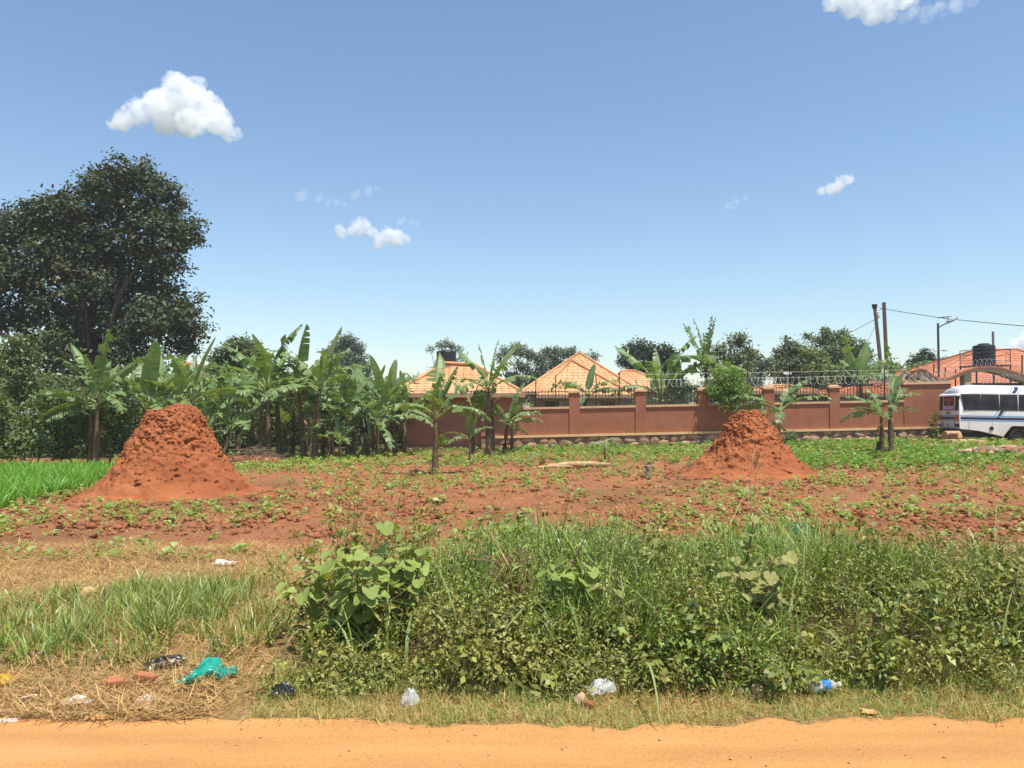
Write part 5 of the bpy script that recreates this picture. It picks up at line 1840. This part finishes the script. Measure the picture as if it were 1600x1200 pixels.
# ------------------------------------------------------------------ broad-leaved shrubs of the verge (each leaf its own)
def lobed_leaf(name, mat):
    """heart-based, shallowly lobed leaf, cupped along the midrib, drooping at the tip"""
    n_ = 22
    V = [(.42, 0, -.05)]
    for j in range(n_):
        th = 2 * math.pi * j / n_
        r_ = .47 * (1 + .10 * math.cos(3 * th) + .05 * math.cos(9 * th))
        if j == n_ // 2:
            r_ *= .62                      # notch at the stalk
        x_, y_ = .42 + r_ * math.cos(th) * 1.12, r_ * math.sin(th)
        V.append((x_, y_, .10 * abs(y_) ** 1.2 - .16 * max(0, x_ - .35) ** 2 + .02 * math.sin(5 * th)))
    Fs = [(0, 1 + j, 1 + (j + 1) % n_) for j in range(n_)]
    return MB().add(V, Fs).mesh(name, mat)


LL = lobed_leaf('leaf', M['shrub_leaf'])
LO = lobed_leaf('leaf', M['shrub_leaf_olive'])


def shrub(px, Y, h, w, n, size, seed, label, me, tall=.0):
    r_ = np.random.default_rng(seed)
    b = gx(px, Y)
    b.z = float(gh(np.array([b.x]), np.array([b.y]))[0])
    t = thing('broadleaf_shrub', label, 'shrub', b)
    stems = MB()
    k = 0
    ns = max(4, n // 9)
    for s_ in range(ns):
        a = r_.uniform(0, 6.28)
        q = w * math.sqrt(r_.random())
        hh = h * r_.uniform(.62, 1.05) * (1 - .35 * (q / w) ** 2)
        e = Vector((q * math.cos(a), q * .7 * math.sin(a), hh))
        m_ = Vector((e.x * .35, e.y * .35, hh * .55))
        stems.tube([(0, 0, -.03), m_, e], [.008, .006, .003], 5)
        for j in range(n // ns):
            f = r_.uniform(.35, 1.0)
            p = (Vector((0, 0, 0)).lerp(m_, f * 2) if f < .5 else m_.lerp(e, (f - .5) * 2))
            az = r_.uniform(0, 6.28)
            if r_.random() < .55:
                az = -1.57 + r_.normal() * .9
            L = size * r_.uniform(.45, 1.08)
            pet = Vector((math.cos(az), math.sin(az), .35)) * L * r_.uniform(.5, 1.0)
            stems.tube([p, p + pet], .0022, 4, caps=False)
            o = bpy.data.objects.new('leaf', me)
            o.location = p + pet
            o.rotation_euler = (r_.normal() * .35, r_.uniform(.0, .75), az)
            o.scale = (L, L, L)
            link(o, t)
    stems.build('stem', M['weed_stem'], t)
    return t


shrub(560, 5.35, .98, .48, 120, .125, 1, 'broad leaved green shrub, widest of the verge weeds, near the straw', LL)
shrub(500, 5.6, .75, .3, 40, .11, 2, 'lower broad leaved shrub merging with the widest one', LL)
shrub(640, 5.7, .85, .32, 44, .11, 3, 'broad leaved shrub on the grassy side of the widest one', LL)
shrub(868, 5.65, .88, .34, 52, .105, 4, 'broad leaved shrub with yellowish leaves beside brown dead stems', LL)
shrub(965, 5.3, .58, .27, 34, .12, 5, 'low drooping broad leaved shrub over the clear plastic bag', LO)
shrub(1180, 5.4, .80, .26, 80, .10, 6, 'upright olive leaved shrub among the fine weeds', LO)
shrub(1160, 6.5, .78, .22, 28, .09, 7, 'small olive leaved shrub behind the upright olive one', LO)
shrub(815, 8.3, .78, .4, 48, .10, 8, 'tall broad leaved weed standing against the red soil', LL)
shrub(945, 8.2, .75, .3, 26, .09, 9, 'sparse broad leaved weed with reddish stems against the red soil', LL)
shrub(1010, 7.0, .8, .3, 24, .10, 10, 'thin pinkish leaved weed in the tall grass', LO)

# dead stems and dry stalks
ds = thing('dead_weed', 'tangled brown dead weed leaning in the verge grass', 'dead plant', gx(800, 5.9))
ds.location.z = .05
r_ = np.random.default_rng(4)
mb = MB()
for i in range(110):
    a = r_.uniform(0, 6.28)
    p0 = Vector((r_.normal() * .06, r_.normal() * .06, r_.uniform(.15, .5)))
    p1 = p0 + Vector((math.cos(a) * .1, math.sin(a) * .1, r_.uniform(-.05, .15)))
    mb.tube([p0, p1, p1 + Vector((r_.normal() * .06, r_.normal() * .06, r_.uniform(-.1, .08)))], .0025, 4, caps=False)
mb.build('tangle', surf('dead_brown', (0.22, 0.10, 0.05), (0.32, 0.17, 0.09), 8, .9), ds)
mb = MB(); mb.tube([(.15, 0, 0), (-.02, 0, .45), (-.22, .1, .78)], [.009, .008, .005], 6); mb.build('stalk', M['dry_stalk'], ds)


def stalk(name, label, pts, r0, mat):
    b = pts[0]
    t = thing(name, label, 'dry stalk', b)
    mb_ = MB(); mb_.tube([p - b for p in pts], [r0 * (1 - .6 * i / (len(pts) - 1)) for i in range(len(pts))], 6)
    mb_.build('stem', mat, t)
    return t


g0 = gx(1178, 8.3)
sk = stalk('dry_stalk', 'tall pale dry stalk with forked tip before the pointed mound', [g0, at(1174, 810, 8.3), at(1172, 750, 8.3), at(1176, 715, 8.35), at(1183, 695, 8.4)], .008, M['dry_stalk'])
mb = MB(); mb.tube([at(1177, 790, 8.3) - g0, at(1181, 740, 8.3) - g0, at(1188, 728, 8.3) - g0, at(1208, 690, 8.3) - g0], [.006, .006, .005, .002], 6); mb.build('fork', M['dry_stalk'], sk)
mb = MB()
for q in range(14):
    p = at(1179 + q * .5, 735 - q * 2, 8.3) - g0
    mb.tube([p, p + Vector((.02 * (-1) ** q, 0, .05))], .004, 4)
mb.build('seed_head', M['twig'], sk)
g1 = gx(1130, 8.0)
stalk('dry_stalk', 'leaning dry stalk crossing the tall forked one', [g1, at(1140, 820, 8.0), at(1155, 790, 8.1), at(1170, 760, 8.2)], .008, M['dry_stalk'])
g2 = gx(870, 8.5)
stalk('dry_stalk', 'thin reddish dry stalk rising from the broad leaved weed', [g2, at(880, 840, 8.5), at(905, 800, 8.5)], .005, M['weed_stem'])

# ------------------------------------------------------------------ heaps, logs and stones on the plot
bh = thing('brush_heap', 'heap of dry grey brushwood at the edge of the grove', 'brush heap', gx(398, 27.5))
r_ = np.random.default_rng(9)
mb = MB()
for i in range(420):
    px_ = r_.normal() * .75
    py_ = r_.normal() * .45
    hmax = .6 * math.exp(-(px_ / .9) ** 2 - (py_ / .55) ** 2) + .04
    a, L = r_.uniform(0, 6.28), r_.uniform(.25, .8)
    z = r_.uniform(0, hmax)
    d = Vector((math.cos(a), math.sin(a), r_.normal() * .25)) * L / 2
    c = Vector((px_, py_, z + .03))
    mb.tube([c - d, c + Vector((0, 0, .04)), c + d], .009, 4, caps=False)
mb.build('twigs', M['twig'], bh)
lm = lump_mesh('soil_core', M['clod'], (1.3, .6, .32), 2, .3, 5)
link(bpy.data.objects.new('soil_core', lm), bh)

fb = thing('fallen_banana_stem', 'pale dry fallen banana stem lying on the red soil', 'log', gp(905, 731))
mb = MB(); mb.tube([(-.95, -.05, .07), (-.3, .02, .10), (.4, .08, .11), (.95, .12, .08)], [.05, .085, .09, .05], 9); mb.build('stem', M['dry_stalk'], fb, True)
mb = MB(); mb.tube([(-1.25, -.35, .04), (-.8, -.3, .06), (-.2, -.22, .05)], [.03, .06, .03], 8); mb.build('sheath', M['dry_stalk'], fb, True)
su = thing('tree_stump', 'small weathered stump upright in the red soil beside the fallen stem', 'stump', gp(1013, 745))
mb = MB(); mb.tube([(0, 0, -.05), (.02, 0, .15), (-.02, 0, .28), (.03, 0, .36)], [.09, .07, .09, .05], 8); mb.build('stump', M['bark_pale'], su)
mb = MB(); mb.tube([(0, 0, .05), (-.12, -.05, .16)], [.04, .02], 6); mb.build('root', M['bark_pale'], su)
su = thing('tree_stump', 'short cut stump beside the twin banana stems before the wall', 'stump', gp(1372, 713))
mb = MB(); mb.tube([(0, 0, -.05), (0, 0, .25), (.02, 0, .5)], [.07, .06, .055], 8); mb.build('stump', M['bark'], su)
dt = thing('dry_tuft', 'dry withered tuft at the foot of the pointed mound', 'dead plant', gp(1085, 738))
mb = MB()
for i in range(90):
    a = r_.uniform(0, 6.28); d = Vector((math.cos(a) * .2, math.sin(a) * .2, r_.uniform(.1, .38)))
    mb.tube([(0, 0, 0), d * .6, d + Vector((0, 0, -.05))], .004, 4, caps=False)
mb.build('blades', M['twig'], dt)

rh = thing('rubble_heap', 'heap of broken stones and earth on the grass beside the bus', 'rubble heap', gp(1585, 714))
link(bpy.data.objects.new('earth', lump_mesh('earth', M['mortar'], (1.7, .6, .3), 3, .5, 44)), rh)
rub = [lump_mesh('rubble_stone', m_, (1, 1, 1), 1, .3, 70 + i, .3) for i, m_ in enumerate([M['stone'], M['rock'], M['brick'], M['rock'], M['clod']])]
for i in range(150):
    x_, y_ = r_.uniform(-1.9, 2.4), r_.uniform(-.8, .5)
    z_ = .30 * math.sqrt(max(0, 1 - (x_ / 1.95) ** 2 - (y_ / .85) ** 2))
    o = bpy.data.objects.new('rubble_stone', rub[r_.integers(5)])
    o.location = (x_, y_, max(z_, .03))
    s_ = r_.uniform(.05, .16)
    o.scale = (s_ * r_.uniform(.8, 1.5), s_, s_ * r_.uniform(.5, .9))
    o.rotation_euler = (r_.normal() * .3, r_.normal() * .3, r_.uniform(0, 6.28))
    link(o, rh)

# ------------------------------------------------------------------ litter
def crumple(name, label, cat, loc, size, mat, seed, rz=0, amp=.35, freq=2.2, thick=.0):
    n_ = 30
    u_ = np.linspace(-1, 1, n_)
    U, W_ = np.meshgrid(u_, u_, indexing='ij')
    P_ = np.stack([U, W_, 0 * U], -1)
    d1 = fbm(P_ + seed * 5.1, freq, 4, seed, .6)
    d2 = fbm(P_ + seed * 2.3 + 9, freq, 4, seed + 3, .6)
    d3 = fbm(P_ - seed * 1.7, freq * .8, 4, seed + 6, .6)
    edge_ = 1 - .25 * np.maximum(np.abs(U), np.abs(W_)) ** 4 * (1 + d1)
    X_ = (U * edge_ + amp * .8 * d1) * size[0]
    Y_ = (W_ * edge_ + amp * .8 * d2) * size[1]
    dome = np.clip(1 - U ** 2, 0, 1) * np.clip(1 - W_ ** 2, 0, 1)
    Z_ = np.abs(d3 * 1.6 * amp + .75 * dome) * size[2]
    V = np.stack([X_, Y_, Z_], -1).reshape(-1, 3)
    i_ = np.arange(n_ * n_).reshape(n_, n_)
    Fq = np.stack([i_[:-1, :-1], i_[1:, :-1], i_[1:, 1:], i_[:-1, 1:]], -1).reshape(-1, 4)
    o = obj_np(name, V, Fq, mat, smooth=True)
    o.location = loc
    o.rotation_euler = (0, 0, rz)
    tag(o, label, cat)
    return o


def lv(px, py, dz=0.0):
    p = gp(px, py)
    p.z = float(gh(np.array([p.x]), np.array([p.y]))[0]) + dz
    return p


crumple('plastic_bag', 'crumpled teal plastic bag on the dry straw', 'plastic bag', lv(328, 1072, .02), (.20, .10, .13), M['bag_teal'], 3, R(38), .42)
crumple('plastic_bag', 'black torn plastic sheet beside the teal bag and bricks', 'plastic bag', lv(258, 1052, .01), (.16, .08, .06), M['bag_black'], 5, R(20), .4)
crumple('plastic_bag', 'black plastic bag lying where straw meets the green weeds', 'plastic bag', lv(442, 1092, .01), (.10, .06, .07), M['bag_black'], 7, R(-15), .4)
crumple('plastic_bag', 'black plastic scrap in the grass above the yellow wrapper', 'plastic bag', lv(50, 1040, .01), (.12, .06, .06), M['bag_black'], 8, .2, .4)
crumple('plastic_bag', 'clear crinkled plastic bag in the shade under the drooping shrub', 'plastic bag', lv(940, 1092, .02), (.10, .07, .09), M['clear'], 9, .3, .3)
crumple('plastic_bag', 'whitish clear plastic bag in the verge grass beside the widest shrub', 'plastic bag', lv(641, 1104, .01), (.06, .05, .11), M['clear'], 10, .6, .3)
crumple('plastic_bag', 'dark green plastic bag caught at the top of the weeds', 'plastic bag', at(1250, 835, 8.4), (.12, .09, .15), M['bag_green'], 11, .6, .35)
crumple('plastic_bag', 'small pale plastic scrap half hidden in the tall grass', 'plastic bag', at(1338, 900, 7.0), (.06, .05, .05), M['clear'], 12, .6, .3)
yb = crumple('wrapper', 'yellow and red plastic wrapper at the grass edge', 'wrapper', lv(3, 1078, .01), (.09, .12, .05), M['bag_yellow'], 13, R(-35), .25)
yb.data.materials.append(M['bag_red'])
for p in yb.data.polygons:
    if p.center.y > .055:
        p.material_index = 1
crumple('paper_scrap', 'pinkish white paper flap lying flat at the road edge', 'paper', lv(8, 1129, .012), (.09, .035, .008), M['paper_pink'], 14, .1, .1)
crumple('paper_scrap', 'narrow white paper sliver on the straw', 'paper', lv(45, 1095, .015), (.055, .012, .01), M['paper'], 15, R(40), .1)
crumple('paper_scrap', 'curled white paper strip with a raised end on the straw', 'paper', lv(120, 1103, .012), (.11, .03, .05), M['paper'], 16, R(12), .25)
crumple('paper_scrap', 'crumpled whitish paper ball above the teal bag', 'paper', lv(340, 1024, .01), (.05, .03, .035), M['paper'], 17, 0, .4)
crumple('paper_scrap', 'orange crumpled paper in the verge grass beside the blue label bottle', 'paper', lv(1357, 1116, .012), (.055, .035, .025), M['peel'], 18, -.2, .35)
crumple('paper_scrap', 'pale crumpled paper in the dry grass behind the straw patch', 'paper', lv(352, 890, .02), (.14, .08, .05), M['paper'], 19, .2, .45)
crumple('paper_scrap', 'small orange peel curl in the grass left of the widest shrub', 'peel', lv(468, 978, .04), (.06, .03, .03), M['peel'], 20, .2, .35)
crumple('cardboard_tube', 'rolled brown cardboard piece poking from the grass clump', 'cardboard', lv(138, 946, .05), (.05, .10, .09), M['cardboard'], 21, -.5, .15)
crumple('bark_piece', 'orange curved bark strip at the road edge', 'bark', lv(148, 1126, .01), (.08, .022, .03), M['peel'], 22, .05, .15)
crumple('bark_piece', 'brown curved bark shell in the straw below the bricks', 'bark', lv(222, 1110, .012), (.085, .045, .06), M['bark_bit'], 23, -.1, .15)


def stone_at(px, py, size, mat, label, seed, name='stone', ang_=.3):
    me = lump_mesh(name, mat, size, 2, .3, seed, ang_)
    o = bpy.data.objects.new(name, me)
    p = lv(px, py)
    o.location = (p.x, p.y, p.z + size[2] * .5)
    o.rotation_euler = (0, 0, seed * 1.3)
    link(o)
    return tag(o, label, 'stone')


stone_at(905, 1102, (.045, .035, .05), M['rock'], 'pale stone at the road edge beside the clear plastic bag', 31)
stone_at(918, 1106, (.06, .04, .03), M['clod'], 'flat reddish stone touching the pale one at the road edge', 32)
stone_at(1183, 1092, (.045, .04, .045), M['rock'], 'sandy stone in the verge grass under the upright olive shrub', 33)
stone_at(370, 918, (.07, .05, .05), M['clod'], 'orange rounded stone on the straw behind the grass', 34)
stone_at(357, 938, (.08, .05, .045), M['rock_white'], 'white knobbly stone just below the orange rounded one', 35)
stone_at(310, 935, (.12, .07, .05), M['rubber'], 'dark charred lump beside the white knobbly stone', 36)
stone_at(228, 1098, (.06, .045, .025), M['rock_white'], 'pale chip lying against the bricks', 37)
stone_at(412, 1130, (.014, .012, .008), M['rock_white'], 'tiny white pebble at the edge of the road', 38)
stone_at(1240, 762, (.05, .05, .05), M['rubber'], 'small dark pebble at the foot of the pointed mound', 39)
stone_at(1225, 745, (.06, .05, .06), M['tank'], 'dark bluish lump low on the pointed mound', 40)


def brick(px, py, rz, tilt, label, seed, dims=(.115, .065, .06)):
    me_v = MB()
    r2 = np.random.default_rng(seed)
    P_ = [(sx * dims[0] * r2.uniform(.85, 1.05), sy * dims[1] * r2.uniform(.85, 1.05), sz * dims[2] * r2.uniform(.85, 1.05)) for sz in (-.5, .5) for sx, sy in ((-.5, -.5), (.5, -.5), (.5, .5), (-.5, .5))]
    me_v.hexa(P_)
    o = me_v.build('brick', M['brick'])
    b = o.modifiers.new('bevel', 'BEVEL'); b.width = .009; b.segments = 2
    o.location = lv(px, py, dims[2] * .45)
    o.rotation_euler = (tilt, .06, rz)
    return tag(o, label, 'brick')


brick(180, 1086, .35, .1, 'square red brick half split with a crack, nearer the yellow wrapper', 1, (.10, .08, .09))
brick(228, 1078, -.2, -.1, 'broken red brick lying beside the black torn sheet', 2, (.15, .08, .08))
pm = thing('brick', 'flat reddish brick piece deep in the tall grass', 'brick', at(1415, 908, 7.1))
mb = MB(); mb.hexa([(-.1, -.05, -.03), (.1, -.06, -.03), (.1, .05, -.03), (-.11, .05, -.03), (-.1, -.05, .03), (.1, -.05, .025), (.09, .05, .03), (-.1, .04, .03)]); mb.build('body', M['brick'], pm)

pb = thing('plastic_bottle', 'clear plastic bottle with blue label lying in the verge grass', 'bottle', lv(1287, 1090, .045), R(12))


def lathe_x(prof, n_=16):
    m_ = MB()
    V = [(z, r_ * math.cos(2 * math.pi * j / n_), r_ * math.sin(2 * math.pi * j / n_)) for r_, z in prof for j in range(n_)]
    Fs = [(i * n_ + j, i * n_ + (j + 1) % n_, (i + 1) * n_ + (j + 1) % n_, (i + 1) * n_ + j) for i in range(len(prof) - 1) for j in range(n_)]
    Fs += [tuple(range(n_))]
    return m_.add(V, Fs)


lathe_x([(.025, -.10), (.033, -.09), (.033, -.03), (.031, -.02), (.033, .035), (.028, .06), (.013, .085), (.012, .10)]).build('body', M['clear'], pb, True)
lathe_x([(.0345, -.02), (.0345, .03)]).build('bottle_label', M['label_blue'], pb, True)
lathe_x([(.015, .095), (.015, .112), (.002, .113)]).build('cap', M['white'], pb, True)

# pebbles on the road
n = 260
x = rg.uniform(-4, 4, n)
y = rg.uniform(3.0, 4.3, n)
rad = np.minimum(rg.gamma(1.5, .0022, n) + .0015, .009)
scatter_lumps('road_pebbles', np.stack([x, y, .018 + 0 * x], -1), rad, surf('pebble', (0.55, 0.32, 0.15), (0.36, 0.18, 0.08), 30, .9), 'small pebbles and crumbs lying on the dirt road', 17)

# ------------------------------------------------------------------ clouds
def cloud_mat(name, dens, nscale, lo, hi):
    m, n_, l, b, o = nt(name)
    n_.remove(b)
    pv = n_.new('ShaderNodeVolumePrincipled')
    pv.inputs['Color'].default_value = (1, 1, 1, 1)
    pv.inputs['Anisotropy'].default_value = .2
    f = nz(n_, l, nscale, 5, .65)
    mr = n_.new('ShaderNodeMapRange')
    mr.inputs[1].default_value = lo
    mr.inputs[2].default_value = hi
    mr.inputs[3].default_value = 0
    mr.inputs[4].default_value = dens
    l.new(f, mr.inputs[0])
    l.new(mr.outputs[0], pv.inputs['Density'])
    l.new(pv.outputs[0], o.inputs['Volume'])
    return m


CM = cloud_mat('cloud', .045, .035, .38, .66)
CW = cloud_mat('cloud_wisp', .012, .03, .42, .68)


def cloud(lst, D, label, mat, seed):
    r2 = np.random.default_rng(seed)
    sc_ = D / F
    c = at(lst[0][0], lst[0][1], D)
    Vs, Fs, b = [], [], 0
    for px, py, r in lst:
        for q in range(3):
            p = at(px + r2.normal() * r * .22, py + r2.normal() * r * .18, D + r2.normal() * r * sc_ * .5) - c
            rr = r * sc_ * r2.uniform(.65, .95)
            v = IV2 * rr
            Vs.append(v + np.array(p))
            Fs.append(IF2 + b)
            b += len(v)
    o = obj_np('cloud', np.concatenate(Vs), np.concatenate(Fs), mat)
    o.location = c
    rm = o.modifiers.new('union', 'REMESH'); rm.mode = 'VOXEL'; rm.voxel_size = min(min(l_[2] for l_ in lst), 14) * sc_ * .2
    tx = bpy.data.textures.new('puff', 'CLOUDS'); tx.noise_scale = sc_ * 12; tx.noise_depth = 5
    dm = o.modifiers.new('puff', 'DISPLACE'); dm.texture = tx; dm.strength = sc_ * 20; dm.mid_level = .5
    return tag(o, label, 'cloud')


cloud([(290, 150, 32), (255, 165, 30), (325, 165, 28), (220, 180, 24), (190, 190, 18), (345, 190, 22), (295, 190, 26), (255, 192, 24), (360, 210, 12), (175, 195, 10), (275, 135, 20), (310, 135, 18)], 2600, 'big white cumulus cloud above the huge dark tree', CM, 1)
cloud([(555, 358, 16), (565, 350, 13), (535, 363, 9), (585, 362, 11), (605, 368, 15), (618, 374, 13), (595, 376, 12), (606, 354, 8), (635, 372, 7)], 3300, 'small double humped white cloud over the banana grove', CM, 2)
cloud([(1312, 288, 12), (1300, 297, 10), (1324, 280, 8), (1286, 298, 6)], 3300, 'small bright cloud puff above the boundary wall', CM, 3)
cloud([(1152, 316, 9), (1140, 323, 6), (1162, 311, 5)], 3300, 'faint cloud wisp beside the small bright puff', CW, 4)
cloud([(1330, -5, 34), (1375, 5, 28), (1300, 0, 18), (1360, 28, 14), (1405, -5, 22), (1385, 20, 16)], 1900, 'white cloud cut off by the top of the sky', CM, 5)
cloud([(1425, 18, 14), (1445, 20, 15), (1470, 14, 13), (1495, 6, 14), (1520, 0, 13), (1410, 28, 10)], 1900, 'ragged thin cloud trailing from the cut off white cloud', CW, 14)
cloud([(474, 303, 10), (470, 308, 7)], 3300, 'tiny pale cloud puff above the small double humped cloud', CW, 6)
cloud([(502, 308, 8), (512, 318, 7), (525, 321, 7), (537, 316, 6)], 3300, 'thin curved cloud wisp above the double humped cloud', CW, 7)
cloud([(560, 302, 9), (575, 298, 8), (592, 294, 7)], 3300, 'very faint streak of cloud above the double humped cloud', CW, 8)
cloud([(630, 344, 7), (640, 346, 6), (655, 350, 6)], 3300, 'faint cloud shred just beside the double humped cloud', CW, 9)
cloud([(1590, 545, 16), (1610, 540, 18), (1570, 552, 8)], 7000, 'low pale cloud on the horizon over the large orange roof', CM, 10)
cloud([(590, 602, 12), (570, 598, 10), (610, 606, 10)], 8000, 'low pale cloud behind the eucalyptus at the horizon', CM, 11)

# ------------------------------------------------------------------ air
m_, n_, l_, b_, o_ = nt('haze')
n_.remove(b_)
pv = n_.new('ShaderNodeVolumePrincipled')
pv.inputs['Color'].default_value = (.86, .93, 1.0, 1)
pv.inputs['Density'].default_value = .0005
l_.new(pv.outputs[0], o_.inputs['Volume'])
mb = MB(); mb.box(-420, 420, -60, 420, -3, 24)
hzb = mb.build('haze', m_)
tag(hzb, 'thin bright haze in the air over the whole plot', 'haze', kind='stuff')
